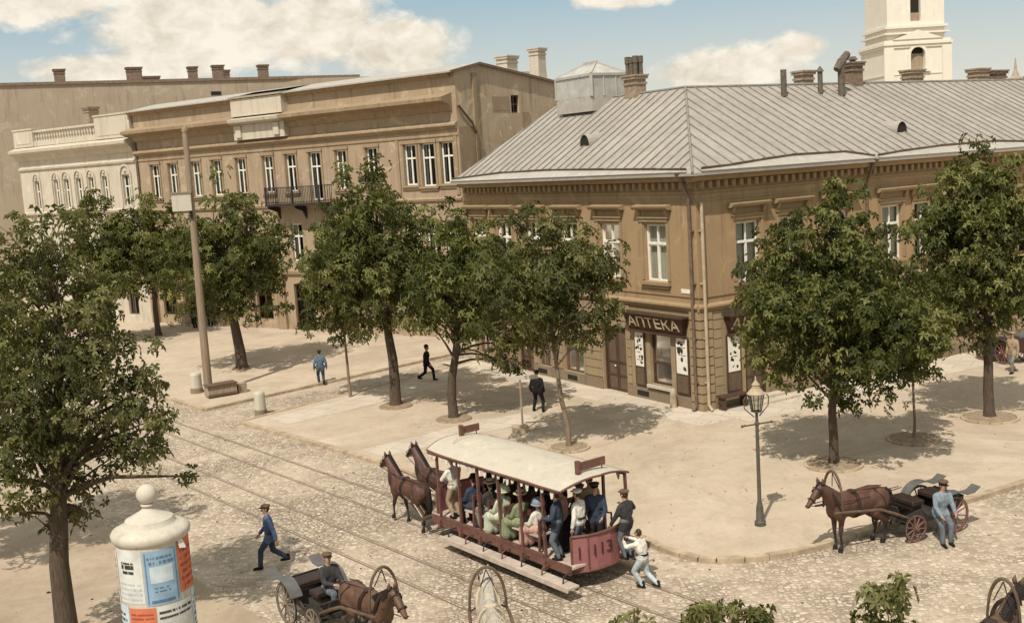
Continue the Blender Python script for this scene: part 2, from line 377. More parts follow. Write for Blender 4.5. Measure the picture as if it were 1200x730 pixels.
def blob(name, prims, voxel, mat, parent, smooth=3, extra=None):
    """union of capsules and ellipsoids grown into one continuous skin"""
    mb = MB()
    for p in prims:
        if p[0] == 'c': mb.cap(*p[1:])
        else: mb.ell(*p[1:])
    me = mb.mesh('t')
    bm = bmesh.new(); bm.from_mesh(me); bmesh.ops.recalc_face_normals(bm, faces=bm.faces); bm.to_mesh(me); bm.free()
    ob = bpy.data.objects.new('t', me); COL.objects.link(ob)
    r = ob.modifiers.new('r', 'REMESH'); r.mode = 'VOXEL'; r.voxel_size = voxel
    if smooth:
        s = ob.modifiers.new('s', 'SMOOTH'); s.factor = 0.5; s.iterations = smooth
    dg = bpy.context.evaluated_depsgraph_get(); dg.update()
    out = bpy.data.meshes.new_from_object(ob.evaluated_get(dg))
    bpy.data.objects.remove(ob); bpy.data.meshes.remove(me)
    out.materials.clear(); out.materials.append(M[mat])
    out.polygons.foreach_set('material_index', [0] * len(out.polygons))
    out.name = name
    if extra is not None:
        em = extra.mesh('e'); bm = bmesh.new(); bm.from_mesh(out)
        nm = []
        for k in extra.mats:
            if M[k].name not in [x.name for x in out.materials]: out.materials.append(M[k])
            nm.append([x.name for x in out.materials].index(M[k].name))
        em.polygons.foreach_set('material_index', [nm[i] for i in extra.m])
        bm.from_mesh(em); bm.to_mesh(out); bm.free(); bpy.data.meshes.remove(em)
    out.polygons.foreach_set('use_smooth', [True] * len(out.polygons))
    o = bpy.data.objects.new(name, out); COL.objects.link(o); o.parent = parent
    return o
def text_mesh(txt, size, depth=0.0):
    cu = bpy.data.curves.new('txt', 'FONT'); cu.body = txt; cu.size = size; cu.align_x = 'CENTER'; cu.align_y = 'CENTER'; cu.extrude = depth
    ob = bpy.data.objects.new('txt', cu); COL.objects.link(ob)
    dg = bpy.context.evaluated_depsgraph_get(); dg.update()
    me = bpy.data.meshes.new_from_object(ob.evaluated_get(dg)); bpy.data.objects.remove(ob)
    return me
def text_on(name, txt, size, mat, parent, origin, xdir, updir, off=(0, 0, 0), sx=1.0, depth=0.01, bold=0.0):
    me = text_mesh(txt, size, depth)
    x = Vector(xdir).normalized(); u = Vector(updir).normalized(); n = x.cross(u)
    o0 = Vector(origin) - Vector(off)
    for v in me.vertices: v.co = o0 + x * v.co.x * sx + u * v.co.y + n * v.co.z
    me.materials.clear(); me.materials.append(M[mat])
    o = bpy.data.objects.new(name, me); COL.objects.link(o); o.parent = parent
    return o
# ------------------------------------------------------------------ camera, sun and sky
cam = bpy.data.cameras.new('camera'); co = bpy.data.objects.new('camera', cam); COL.objects.link(co)
co.matrix_world = Matrix(((RT.x, UP.x, -FW.x, 0), (RT.y, UP.y, -FW.y, 0), (RT.z, UP.z, -FW.z, CAMH), (0, 0, 0, 1)))
cam.sensor_width = 36; cam.lens = 36 * F / 1200; cam.clip_end = 3000; cam.clip_start = 0.2
scn.camera = co
SUN_EL, SUN_AZ = 54, 22          # shadows run 22 degrees to the right of straight away
sd = Vector((math.sin(rad(SUN_AZ)) * math.cos(rad(SUN_EL)), math.cos(rad(SUN_AZ)) * math.cos(rad(SUN_EL)), -math.sin(rad(SUN_EL))))
su = bpy.data.lights.new('sun', 'SUN'); su.energy = 4.4; su.angle = rad(0.55); su.color = (1.0, 0.94, 0.855)
so = bpy.data.objects.new('sun', su); COL.objects.link(so); so.rotation_euler = sd.to_track_quat('-Z', 'Y').to_euler(); so.location = (0, 0, 60)
w = bpy.data.worlds.new('World'); scn.world = w; w.use_nodes = True
nt = w.node_tree; bg = nt.nodes['Background']
sky = nt.nodes.new('ShaderNodeTexSky'); sky.sky_type = 'NISHITA'; sky.sun_disc = False
sky.sun_elevation = rad(SUN_EL); sky.sun_rotation = rad(180 + SUN_AZ); sky.dust_density = 2.0; sky.air_density = 1.0
bg.inputs['Strength'].default_value = 0.082
def Mth(op, a, b=None, c=None):
    n = nt.nodes.new('ShaderNodeMath'); n.operation = op
    for i, v in enumerate((a, b, c)):
        if v is None: continue
        if hasattr(v, 'is_linked'): nt.links.new(v, n.inputs[i])
        else: n.inputs[i].default_value = v
    return n.outputs[0]
tc = nt.nodes.new('ShaderNodeTexCoord'); sp = nt.nodes.new('ShaderNodeSeparateXYZ'); nt.links.new(tc.outputs['Generated'], sp.inputs[0])
az = Mth('MULTIPLY', Mth('ARCTAN2', sp.outputs[0], sp.outputs[1]), 57.2958)
el = Mth('MULTIPLY', Mth('ARCSINE', sp.outputs[2]), 57.2958)
cv = nt.nodes.new('ShaderNodeCombineXYZ'); nt.links.new(Mth('MULTIPLY', az, 0.16), cv.inputs[0]); nt.links.new(Mth('MULTIPLY', el, 0.24), cv.inputs[1])
cn = noise(nt, cv.outputs[0], 1.15, 9, 0.60, 0.25)
cn2 = noise(nt, cv.outputs[0], 4.0, 6, 0.6, 0.3)
# banks of cumulus in view, then unseen ones added overhead to warm the fill light: azimuth, elevation, half width, half height (degrees)
banks = [(-14.5, 7.4, 6.5, 2.3), (-9, 7.2, 4.0, 2.2), (-5.0, 6.0, 3.6, 1.9), (-22, 9.0, 6.0, 1.5), (-18, 5.6, 6, .9), (6.6, 7.9, 3.2, .8), (11.4, 3.9, 4.4, 1.2), (15, 4.7, 1.6, .9),
         (-60, 14, 20, 6), (60, 16, 22, 6), (120, 20, 30, 8), (-130, 22, 30, 9), (180, 28, 36, 9), (0, 55, 90, 22), (180, 60, 90, 20), (90, 50, 40, 18), (-90, 45, 40, 16), (0, 24, 26, 7)]
mask = None
for a, e, wa, we in banks:
    dx = Mth('DIVIDE', Mth('SUBTRACT', az, a), wa); dy = Mth('DIVIDE', Mth('SUBTRACT', el, e), we)
    g = Mth('SUBTRACT', 1.0, Mth('SQRT', Mth('ADD', Mth('MULTIPLY', dx, dx), Mth('MULTIPLY', dy, dy))))
    mask = g if mask is None else Mth('MAXIMUM', mask, g)
dens = Mth('ADD', Mth('MULTIPLY', mask, 1.7), Mth('MULTIPLY', Mth('SUBTRACT', cn, 0.5), 2.4))
dens = Mth('ADD', dens, Mth('MULTIPLY', Mth('SUBTRACT', cn2, 0.5), 1.1))
cover = ramp(nt, dens, [(-0.05, 0), (0.55, 1)])
shade = ramp(nt, Mth('ADD', Mth('MULTIPLY', cn2, 0.6), Mth('MULTIPLY', cn, 0.4)), [(0.36, (8.6, 7.7, 6.2)), (0.58, (12.0, 11.1, 9.5))])
haze_low = ramp(nt, el, [(0.0, 0.75), (0.1, 0.0)])
skyc = mixc(nt, 0.5, sky.outputs[0], (6.5, 8.8, 9.6))
mr = nt.nodes.new('ShaderNodeMapRange'); mr.inputs[1].default_value = 2.0; mr.inputs[2].default_value = 8.0; mr.inputs[3].default_value = 0.8; mr.inputs[4].default_value = 0.0
nt.links.new(el, mr.inputs[0])
skyc = mixc(nt, mr.outputs[0], skyc, (10.2, 9.6, 8.2))
nt.links.new(mixc(nt, cover, skyc, shade), bg.inputs['Color'])
vs_ = scn.view_settings; vs_.view_transform = 'Standard'; vs_.look = 'None'; vs_.exposure = 0.0; vs_.gamma = 1.0; vs_.use_curve_mapping = False
scn.render.engine = 'CYCLES'; scn.cycles.max_bounces = 6; scn.cycles.transparent_max_bounces = 12

# ------------------------------------------------------------------ ground
PZ = 0.10
def sheet(name, poly, z, mat, kind='structure'):
    mb = MB().use(mat); mb.quad(*[(p[0], p[1], z) for p in poly])
    o = mb.build(name); return tag(o, kind=kind)
sheet('ground', [(-900, -60), (900, -60), (900, 1500), (-900, 1500)], -0.012, 'sand_brown')
sheet('cobbled_street', [(-70, 8), (70, 8), (70, 110), (-70, 110)], 0.0, 'cobble')
def kerb_line(name, pts, w=0.24, h=0.125):
    mb = MB().use('kerb')
    for a, b in zip(pts, pts[1:]):
        a, b = Vector((a[0], a[1], 0)), Vector((b[0], b[1], 0)); L = (b - a).length; k = max(1, int(L / 1.1))
        for i in range(k):
            p, q = a.lerp(b, i / k), a.lerp(b, (i + 0.985) / k)
            mb.beam(p + Vector((0, 0, h / 2 - .02 + random.uniform(-.006, .006))), q + Vector((0, 0, h / 2 - .02)), w + random.uniform(-.01, .01), h + .04)
    return tag(mb.build(name), kind='structure')
K = [G(x, y, PZ) for x, y in ((283, 494), (366, 517), (450, 542), (600, 586), (700, 615), (755, 630), (776, 640), (800, 648), (820, 652.5), (840, 654), (872, 653), (900, 650), (926, 646), (950, 640), (1000, 625), (1050, 609), (1120, 588), (1200, 564))]
K.append(K[-1] + ang(29.4) * 50)
B1 = G(300, 489, PZ); B2 = G(393, 465, PZ); B3 = B2 + (B2 - B1).normalized() * 9
mb = MB().use('sand'); plaza = [B3, B2, B1] + K + [(70, 110, 0), (2, 110, 0)]
mb.quad(*[(p[0], p[1], PZ) for p in plaza]); tag(mb.build('pavement'), kind='structure')
kerb_line('kerb', K); kerb_line('kerb', [K[0], B1, B2, B3], 0.2)
A0 = G(240, 479, PZ); A1 = G(365, 451, PZ); Adir = (A1 - A0).normalized(); A2 = A0 + Adir * 17
L1 = A0 + ang(129) * 60
mb = MB().use('sand'); mb.quad(*[(p[0], p[1], PZ) for p in (L1, A0, A2, (A2.x + 6, A2.y + 40, 0), (L1.x, L1.y + 60, 0))]); tag(mb.build('side_pavement'), kind='structure')
kerb_line('kerb', [L1, A0, A1, A2])
# near pavement, level with the street, worn earth
n0 = Vector((-3.6, 21.2, 0)); sheet('near_pavement', [n0 + ang(129) * 60, n0 + Vector((0, 0, 0)), (-3.0, 17, 0), (-2.0, 8.5, 0), (-60, 8.5, 0), (-60, 60, 0)], 0.006, 'sand_brown')
# worn flagstone paths
def path(pxs, z=PZ + .006): return sheet('flag_path', [G(x, y, PZ) for x, y in pxs], z, 'flag')
path([(316, 490), (338, 497), (420, 478), (520, 452), (545, 440), (520, 436), (470, 450), (400, 468)])
for o_, w_, fa_ in ((.1, 1.7, 0), (.1, 2.5, 1)):
    C_, l_, r_ = Vector((7.11, 41.65, 0)), ang(121.9), ang(31.9); u_, n_ = (l_, -r_) if fa_ == 0 else (r_, -l_)
    a_, b_ = C_ + (u_ * (-w_ if fa_ == 0 else 0)), C_ + u_ * (18 if fa_ == 0 else 44)
    sheet('flag_path', [a_ + n_ * o_, b_ + n_ * o_, b_ + n_ * w_, a_ + n_ * w_], PZ + .0052, 'flag')
path([(424, 527), (452, 536), (560, 508), (640, 492), (610, 484), (540, 498)])
# ------------------------------------------------------------------ tram track
RD = ang(129.3); RN = ang(39.3)
for k, off in enumerate((16.85, 17.95, 15.25, 14.15)):
    mb = MB().use('rail'); c = RN * off
    a, b = c + RD * -30, c + RD * 110
    mb.beam(a + Vector((0, 0, .0)), b + Vector((0, 0, .0)), 0.05, 0.016)
    mb.beam(a + RN * .085 + Vector((0, 0, -.004)), b + RN * .085 + Vector((0, 0, -.004)), 0.025, 0.016)
    tag(mb.build('tram_rail'), kind='structure')

# ------------------------------------------------------------------ facade tools
class Facade:
    def __init__(s, o, d, n, base=0.0): s.o, s.d, s.n, s.b = Vector(o), Vector(d).normalized(), Vector(n).normalized(), base
    def P(s, u, z, out=0.0): return s.o + s.d * u + s.n * out + Vector((0, 0, z + s.b))
    def box(s, mb, u0, u1, z0, z1, o0, o1):
        mb.hexa([s.P(u, z, o) for z in (z0, z1) for u, o in ((u0, o0), (u1, o0), (u1, o1), (u0, o1))])
    def prof(s, mb, u0, u1, pts):     # (out, z) outline pushed along the facade
        n = len(pts); vs = [s.P(u0, z, o) for o, z in pts] + [s.P(u1, z, o) for o, z in pts]
        mb.add(vs, [list(range(n)), list(range(n, 2 * n))[::-1]] + [[i, n + i, n + (i + 1) % n, (i + 1) % n] for i in range(n)])
    def wall(s, mb, u0, u1, z0, z1, holes, deep=0.28):
        us = sorted({u0, u1, *[h[0] for h in holes], *[h[1] for h in holes]}); zs = sorted({z0, z1, *[h[2] for h in holes], *[h[3] for h in holes]})
        us = [u for u in us if u0 <= u <= u1]; zs = [z for z in zs if z0 <= z <= z1]
        for a, b in zip(us, us[1:]):
            for c, d in zip(zs, zs[1:]):
                mu, mz = (a + b) / 2, (c + d) / 2
                if any(h[0] < mu < h[1] and h[2] < mz < h[3] for h in holes): continue
                mb.quad(s.P(a, c), s.P(b, c), s.P(b, d), s.P(a, d))
        for a, b, c, d in [h[:4] for h in holes]:
            for p, q in (((a, c), (b, c)), ((b, c), (b, d)), ((b, d), (a, d)), ((a, d), (a, c))):
                mb.quad(s.P(*p), s.P(*q), s.P(*q, -deep), s.P(*p, -deep))
def window(fa, root, off, u0, u1, z0, z1, frame='white', curtain=1, mull=True, transom=0.66, arch=False, name='window', depth=0.14, bars=True, sill=None, hood=None, seed=0):
    mb = MB().use(frame); f = 0.085
    fa.box(mb, u0 + .004, u0 + f, z0 + .004, z1 - .004, -depth - .08, -depth); fa.box(mb, u1 - f, u1 - .004, z0 + .004, z1 - .004, -depth - .08, -depth)
    fa.box(mb, u0 + f, u1 - f, z1 - f, z1 - .004, -depth - .08, -depth); fa.box(mb, u0 + f, u1 - f, z0 + .004, z0 + f, -depth - .08, -depth)
    zt = z0 + (z1 - z0) * transom
    if transom: fa.box(mb, u0 + f, u1 - f, zt - .05, zt + .05, -depth - .07, -depth + .015)
    um = (u0 + u1) / 2
    if mull:
        fa.box(mb, um - .05, um + .05, z0 + f, (zt - .05) if transom else z1 - f, -depth - .07, -depth + .008)
        if transom: fa.box(mb, um - .03, um + .03, zt + .05, z1 - f, -depth - .07, -depth + .004)
    if bars and not mull: pass
    wd = mb.build(name, root, off=off)
    g = MB().use('glass'); g.quad(fa.P(u0 + f, z0 + f, -depth - .05), fa.P(u1 - f, z0 + f, -depth - .05), fa.P(u1 - f, z1 - f, -depth - .05), fa.P(u0 + f, z1 - f, -depth - .05)); g.build('pane', wd, off=off, fixn=False)
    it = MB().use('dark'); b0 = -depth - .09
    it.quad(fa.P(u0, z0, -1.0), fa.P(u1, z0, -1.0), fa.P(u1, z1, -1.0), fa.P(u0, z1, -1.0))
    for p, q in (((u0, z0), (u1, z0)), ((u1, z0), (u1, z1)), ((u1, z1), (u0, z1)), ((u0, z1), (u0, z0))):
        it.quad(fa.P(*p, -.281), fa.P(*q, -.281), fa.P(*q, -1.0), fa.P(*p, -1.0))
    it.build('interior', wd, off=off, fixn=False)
    if curtain:
        rnd = random.Random(seed + int(u0 * 100)); c = MB().use('curtain')
        for side in (0, 1):
            wdt = (u1 - u0) * (0.16 + 0.2 * rnd.random()) * curtain; n = 7
            for i in range(n):
                a = i / n; b = (i + 1) / n
                ua, ub = (u0 + a * wdt, u0 + b * wdt) if side == 0 else (u1 - a * wdt, u1 - b * wdt)
                oa, ob_ = -depth - .16 - .03 * (i % 2), -depth - .16 - .03 * ((i + 1) % 2)
                zb = z0 + .05
                c.quad(fa.P(ua, zb, oa), fa.P(ub, zb, ob_), fa.P(ub, z1 - .05, ob_), fa.P(ua, z1 - .05, oa))
        c.build('curtain', wd, off=off, fixn=False)
    if sill:
        m = MB().use(sill); fa.box(m, u0 - .22, u1 + .22, z0 - .13, z0 - .004, -depth + .01, .16); fa.box(m, u0 - .14, u1 + .14, z0 - .26, z0 - .13, .003, .09); m.build('sill', wd, off=off)
    if hood:
        m = MB().use(hood)
        for s_ in (u0 - .2, u1 + .06): fa.box(m, s_, s_ + .14, z0 + .05, z1 + .1, .003, .05)
        fa.box(m, u0 - .2, u1 + .2, z1 + .1, z1 + .24, .003, .09); fa.box(m, u0 - .26, u1 + .26, z1 + .24, z1 + .29, .003, .14)
        fa.box(m, u0 - .12, u1 + .12, z1 + .29, z1 + .56, .003, .03)
        for s_ in (u0 - .28, u1 + .12): fa.prof(m, s_, s_ + .16, [(.003, z1 + .29), (.08, z1 + .3), (.2, z1 + .56), (.003, z1 + .56)])
        fa.prof(m, u0 - .42, u1 + .42, [(.003, z1 + .56), (.24, z1 + .58), (.32, z1 + .66), (.34, z1 + .72), (.003, z1 + .78)])
        m.build('hood_mould', wd, off=off)
    return wd
def chimney(root_roof, off, p, size, h, rz, mat='brick', pots=0, cap=True, name='chimney', cowl=False):
    mb = MB().use(mat); p = Vector(p); z = Vector((0, 0, 1))
    mb.box(p + z * h / 2, (size[0], size[1], h), rz)
    if cap:
        mb.box(p + z * (h - .32), (size[0] + .10, size[1] + .10, .1), rz); mb.box(p + z * (h - .06), (size[0] + .16, size[1] + .16, .13), rz); mb.box(p + z * (h + .04), (size[0] + .24, size[1] + .24, .08), rz)
    o = mb.build(name, root_roof, off=off)
    if pots:
        q = MB().use('pots'); R = Matrix.Rotation(rz, 3, 'Z')
        for i in range(pots):
            for j in (-1, 1):
                c = p + R @ Vector(((i - (pots - 1) / 2) * size[0] / pots, j * size[1] * .25, h + .08)); q.lathe([(.11, 0), (.10, .5), (.13, .55), (.13, .75 + .1 * ((i + j) % 2)), (.09, .75 + .1 * ((i + j) % 2))], c, 8)
        qq = q.build('chimney_pots', root_roof, off=off)
    return o
# ------------------------------------------------------------------ corner pharmacy building
C = Vector((7.11, 41.65, 0)); dL, dR = ang(121.9), ang(31.9)
bld = thing('corner_building', 'long two-storey ochre corner house with grey metal hip roof, pharmacy at its corner', 'building', C)
fl = Facade(C, dL, -dR); fr = Facade(C, dR, -dL)
LW, RW = 17.2, 46.0
Lc = [2.45, 5.40, 8.35, 11.15, 13.75, 16.1]
Rc = [2.62, 5.02, 7.7, 10.55 + .0, 13.15, 15.9, 18.6, 21.4, 24.2, 27, 30, 33]
Rc[3] = 11.05
hl = [(c - .66, c + .66, 4.98, 7.25) for c in Lc]; hr = [(c - .62, c + .62, 4.88, 7.2) for c in Rc]
low_l = [(7.72, 9.22, .55, 2.85), (10.3, 11.3, .55, 2.85), (14.0, 15.4, .55, 2.85), (15.7, 16.8, .55, 2.85)]
door_l = [(4.66, 6.28, .04, 2.92), (11.75, 13.05, .04, 2.92)]
shop_l = [(1.80, 3.08, .78, 2.86)]
door_r = [(2.25, 3.45, .3, 2.92)]
low_r = [(c - .65, c + .65, .8, 2.9) for c in (5.3, 8.0, 10.9, 13.4, 16, 19, 22, 25, 28)]
mb = MB().use('rustic'); fl.wall(mb, 0, LW, 0, 4.0, low_l + door_l + shop_l)
mb.use('wall_left'); fl.wall(mb, 0, LW, 4.0, 9.15, hl)
mb.build('wall', bld, off=C, fixn=False)
mb = MB().use('rustic'); fr.wall(mb, 0, RW, 0, 4.0, low_r + door_r); mb.use('wall_left'); fr.wall(mb, 0, RW, 4.0, 9.15, hr)
mb.build('wall', bld, off=C, fixn=False)
mb = MB().use('wall_left')   # party end and courtyard walls
e0, e1 = C + dL * LW, C + dL * 15.8 + dR * 10.2
for p, q in ((e0, e1), (e1, C + dR * 10.2 + dL * 12.2), (C + dR * 10.2 + dL * 12.2, C + dR * RW + dL * 12.2), (C + dR * RW + dL * 12.2, C + dR * RW)):
    mb.quad(p, q, q + Vector((0, 0, 9.15)), p + Vector((0, 0, 9.15)))
mb.build('wall', bld, off=C, fixn=False)
# banded ground floor, plinth, string course
mb = MB().use('rustic')
def band_rows(fa, U, holes):
    z = .62
    while z < 3.9:
        z2 = min(z + .33, 3.93)
        cuts = sorted([(h[0] - .1, h[1] + .1) for h in holes if h[2] < z2 and h[3] + .08 > z]); u = .62
        for a, b in cuts + [(U, U)]:
            if a - u > .08: fa.box(mb, u, a, z, z2, .002, .035)
            u = max(u, b)
        z += .37
band_rows(fl, LW, low_l + door_l + [(.55, 4.2, .5, 3.75)]); band_rows(fr, RW, low_r + door_r + [(1.15, 3.6, .3, 3.75)])
mb.build('banding', bld, off=C)
mb = MB().use('rustic')
for k in range(11):
    z = .08 + k * .355
    mb_z = (z, z + .30)
    fl.box(mb, .004, .56, *mb_z, .003, .075); fr.box(mb, -.075, .56, *mb_z, .003, .075)
mb.build('quoin', bld, off=C)
mb = MB().use('plinth')
def plinth(fa, U, holes):
    u = .6
    for a, b in sorted((h[0] - .06, h[1] + .06) for h in holes) + [(U, U)]:
        fa.box(mb, u, a, 0, .56, .002, .06); u = b
plinth(fl, LW, door_l); plinth(fr, RW, door_r)
mb.build('plinth', bld, off=C)
for u in (3.2, 8.2, 10.6):
    mb = MB().use('dark'); fl.box(mb, u, u + .75, .2, .42, .061, .065); mb.build('cellar_vent', bld, off=C)
mb = MB().use('trim')
for fa, U in ((fl, LW), (fr, RW)):
    s0 = -.12 if fa is fr else 0.004
    fa.prof(mb, s0, U, [(.002, 3.93), (.08, 3.95), (.10, 4.05), (.16, 4.08), (.16, 4.15), (.03, 4.24), (.002, 4.24)])
    fa.box(mb, s0 if fa is fl else -.02, U, 4.47, 4.56, .002, .04)
    fa.box(mb, s0 if fa is fl else -.02, U, 8.12, 8.2, .002, .035)
    # panel frames below the windows
for c in Lc: fl.box(mb, c - .8, c + .8, 4.05 + .55, 4.05 + .62, .002, .03)
mb.build('string_course', bld, off=C)
# cornice with dentils
mb = MB().use('trim')
for fa, U in ((fl, LW), (fr, RW)):
    s = -.0 if fa is fl else -.5
    fa.prof(mb, 0.006 if fa is fl else -.42, U + .05, [(.002, 8.86), (.32, 8.9), (.42, 9.02), (.44, 9.14), (.002, 9.14)])
    fa.box(mb, .006 if fa is fl else -.05, U, 8.42, 8.5, .002, .06)
    u = .1
    while u < U:
        fa.box(mb, u, u + .17, 8.62, 8.858, .003, .22); u += .40
mb.build('cornice', bld, off=C)
for i, c in enumerate(Lc): window(fl, bld, C, c - .66, c + .66, 4.98, 7.25, sill='trim', hood='trim', curtain=1.7 if i != 1 else 2.6, seed=i)
for i, c in enumerate(Rc): window(fr, bld, C, c - .62, c + .62, 4.88, 7.2, sill='trim', hood='trim', curtain=1.7, seed=i + 20)
for i, h in enumerate(low_l): window(fl, bld, C, *h, frame='wood_door', curtain=.9, transom=.45, seed=i + 40)
for i, h in enumerate(low_r): window(fr, bld, C, *h, frame='wood_door', curtain=.5, transom=.6, seed=i + 50)
window(fl, bld, C, *shop_l[0], frame='wood_dark', curtain=0, mull=False, transom=.42, name='shop_window', seed=3)
mb = MB().use('whitewash'); fl.box(mb, 1.7, 3.2, .64, .76, .06, .16); mb.build('shop_sill', bld, off=C)
mb = MB().use('poster_white'); fl.box(mb, 2.3, 2.75, 1.85, 2.25, -.42, -.36); fl.box(mb, 1.95, 2.2, 1.75, 1.95, -.42, -.36); mb.use('wood_grey'); fl.box(mb, 1.85, 3.05, 1.66, 1.72, -.6, -.3); mb.build('window_display', bld, off=C)
def door(fa, u0, u1, z0, z1):
    mb = MB().use('wood_dark'); d = -.16
    fa.box(mb, u0 + .004, u0 + .1, z0, z1 - .01, d - .1, d + .04); fa.box(mb, u1 - .1, u1 - .004, z0, z1 - .01, d - .1, d + .04); fa.box(mb, u0 + .1, u1 - .1, z1 - .1, z1 - .01, d - .1, d + .04)
    um = (u0 + u1) / 2; dd = mb.build('door_frame', bld, off=C)
    for a, b in ((u0 + .105, um - .006), (um + .006, u1 - .105)):
        m = MB().use('wood_door'); fa.box(m, a, b, z0 + .02, z1 - .105, d - .08, d - .02); m.use('wood_dark')
        for zz in (z0 + .1, z0 + .72, z0 + 1.28, z1 - .22): fa.box(m, a + .02, b - .02, zz, zz + .07, d - .02, d + .008)
        for uu in (a + .02, b - .09): fa.box(m, uu, uu + .07, z0 + .03, z1 - .11, d - .02, d + .002)
        o = m.build('door_leaf', bld, off=C)
    k = MB().use('poster_white'); k.ell(fa.P(um + .12, z0 + 1.15, d + .05), (.04, .04, .04)); k.build('door_knob', o, off=C, smooth=True)
for h in door_l: door(fl, *h)
door(fr, *door_r[0])
mb = MB().use('flag'); fr.box(mb, 1.9, 3.9, .0, .3, .06, .5); fr.box(mb, 1.9, 4.3, .0, .19, .5, .95); mb.build('door_step', bld, off=C)
# pharmacy sign boards
def sign(fa, u0, u1, z0, z1, flip):
    mb = MB().use('sign'); t0, t1 = .20, .42
    vs = [fa.P(u, z, o) for z, o, w_ in ((z0, .06, 0), (z1, .06, 1)) for u in ((u0 + (.18 if not w_ else 0)), (u1 - (.18 if not w_ else 0)))]
    a = [fa.P(u0 + .18, z0, .06), fa.P(u1 - .18, z0, .06), fa.P(u1 - .18, z0, t0), fa.P(u0 + .18, z0, t0)]; b = [fa.P(u0, z1, .06), fa.P(u1, z1, .06), fa.P(u1, z1, t1), fa.P(u0, z1, t1)]
    mb.hexa(a + b)
    fr_ = MB().use('wood_dark')
    o = mb.build('shop_sign', bld, off=C)
    fa.box(fr_, u0 - .06, u1 + .06, z1 + .002, z1 + .07, .05, .5); fa.box(fr_, u0 + .12, u1 - .12, z0 - .08, z0 - .003, .05, .26); fr_.build('sign_moulding', o, off=C)
    xd = -fa.d if flip else fa.d
    up_ = (Vector((0, 0, z1 - z0)) + fa.n * (t1 - t0)).normalized()
    mid = fa.P((u0 + u1) / 2, (z0 + z1) / 2, (t0 + t1) / 2 + .014)
    text_on('lettering', 'АПТЕКА', .62, 'sign_letter', o, mid, xd, up_, C, sx=1.28, depth=.012)
    return o
sign(fl, .62, 4.28, 2.97, 3.66, True); sign(fr, 1.15, 4.6, 2.97, 3.66, False)
def panel(fa, u0, u1, z0, z1, seed, flip=1):
    rnd = random.Random(seed); mb = MB().use('wood_dark'); fa.box(mb, u0, u1, z0, z1, .04, .09); zs = z0 + (z1 - z0) * .36
    mb.use('poster_white'); fa.box(mb, u0 + .06, u1 - .06, zs, z1 - .06, .091, .1); mb.use('wood_door'); fa.box(mb, u0 + .07, u1 - .07, z0 + .07, zs - .07, .091, .1)
    o = mb.build('sign_panel', bld, off=C); k = MB().use('ink'); wd = u1 - u0 - .2; uc = (u0 + u1) / 2
    Rm = Matrix((fa.d, fa.n, Vector((0, 0, 1)))).transposed(); zz = zs + .12      # worn, no longer legible black figures
    while zz < z1 - .22:
        hh = rnd.uniform(.10, .26)
        for j in range(rnd.choice((2, 3, 3, 4))):
            u_ = uc + rnd.uniform(-.42, .42) * wd; k.ell(fa.P(u_, zz + hh * rnd.uniform(.2, .8), .101), (wd * rnd.uniform(.06, .2), .003, hh * rnd.uniform(.14, .5)), Rm @ Matrix.Rotation(rnd.uniform(-.7, .7), 3, 'Y'), 9, 6)
        if rnd.random() < .6: fa.box(k, uc - wd * rnd.uniform(.2, .45), uc + wd * rnd.uniform(.1, .45), zz + hh + .015, zz + hh + .04, .1005, .104)
        zz += hh + rnd.uniform(.05, .12)
    fl_ = k.build('lettering', o, off=C); return o
panel(fl, 3.34, 3.98, .62, 2.9, 1); panel(fl, .66, 1.42, .62, 2.9, 2); panel(fr, 1.22, 1.95, .62, 2.9, 3)
mb = MB().use('poster_white'); fl.box(mb, .5, 1.0, 4.62, 4.78, .003, .02); mb.build('street_plate', bld, off=C)
# downpipes
def pipe(fa, u, z0, z1, mat, topfun=False, out=.12):
    mb = MB().use(mat); pts = [fa.P(u, z1, out + .35 if topfun else out), fa.P(u, z1 - .75, out), fa.P(u, z0 + .25, out), fa.P(u, z0 + .05, out + .18)]
    if topfun: mb.tube([fa.P(u, z1 + .22, .5), fa.P(u, z1 - .02, .48)], [.24, .1], 8)
    mb.tube(pts, .065, 8)
    for z in (1.2, 2.9, 5, 7): fa.box(mb, u - .1, u + .1, z, z + .05, .005, out)
    mb.build('downpipe', bld, off=C)
pipe(fl, .22, .1, 9.0, 'pipe', True, .16); pipe(fr, .16, .1, 8.1, 'pipe_light', False, .14); pipe(fr, 9.35, .1, 9.0, 'pipe', True); pipe(fr, 22.6, .1, 9.0, 'pipe', True)
# roof
EV, RI, HA, HB = 9.2, 12.78, 5.1, 6.1
def rp(a, b, z): return C + dR * a + dL * b + Vector((0, 0, z))     # a along right wall, b along left wall
O_ = .66
E0 = rp(-O_, -O_, EV); AP = rp(HA, HB, RI); EL = rp(-O_, 17.55, EV); RL = rp(HA, 16.0, RI); ER = rp(RW, -O_, EV); RR_ = rp(RW, HB, RI)
Vv = rp(10.2 + O_, 12.2 + O_, EV); BL = rp(10.2 + O_, 14.8, EV); BR = rp(RW, 12.2 + O_, EV)
mb = MB().use('roof')
mb.quad(E0, AP, RL, EL); mb.quad(E0, ER, RR_, AP); mb.quad(AP, Vv, BL, RL); mb.quad(AP, RR_, BR, Vv)
dz = Vector((0, 0, -.1))
for p, q in ((E0, EL), (E0, ER), (EL, RL), (RL, BL)): mb.quad(p, q, q + dz, p + dz)
mb.use('trim'); mb.quad(E0 + dz, EL + dz, rp(0.3, 17.2, EV - .1), rp(0.3, .3, EV - .1)); mb.quad(E0 + dz, ER + dz, rp(RW, .3, EV - .1), rp(.3, .3, EV - .1))
def on_left(b, a): return rp(a, b, EV + (a + O_) / (HA + O_) * (RI - EV))
def on_right(a, b): return rp(a, b, EV + (b + O_) / (HB + O_) * (RI - EV))
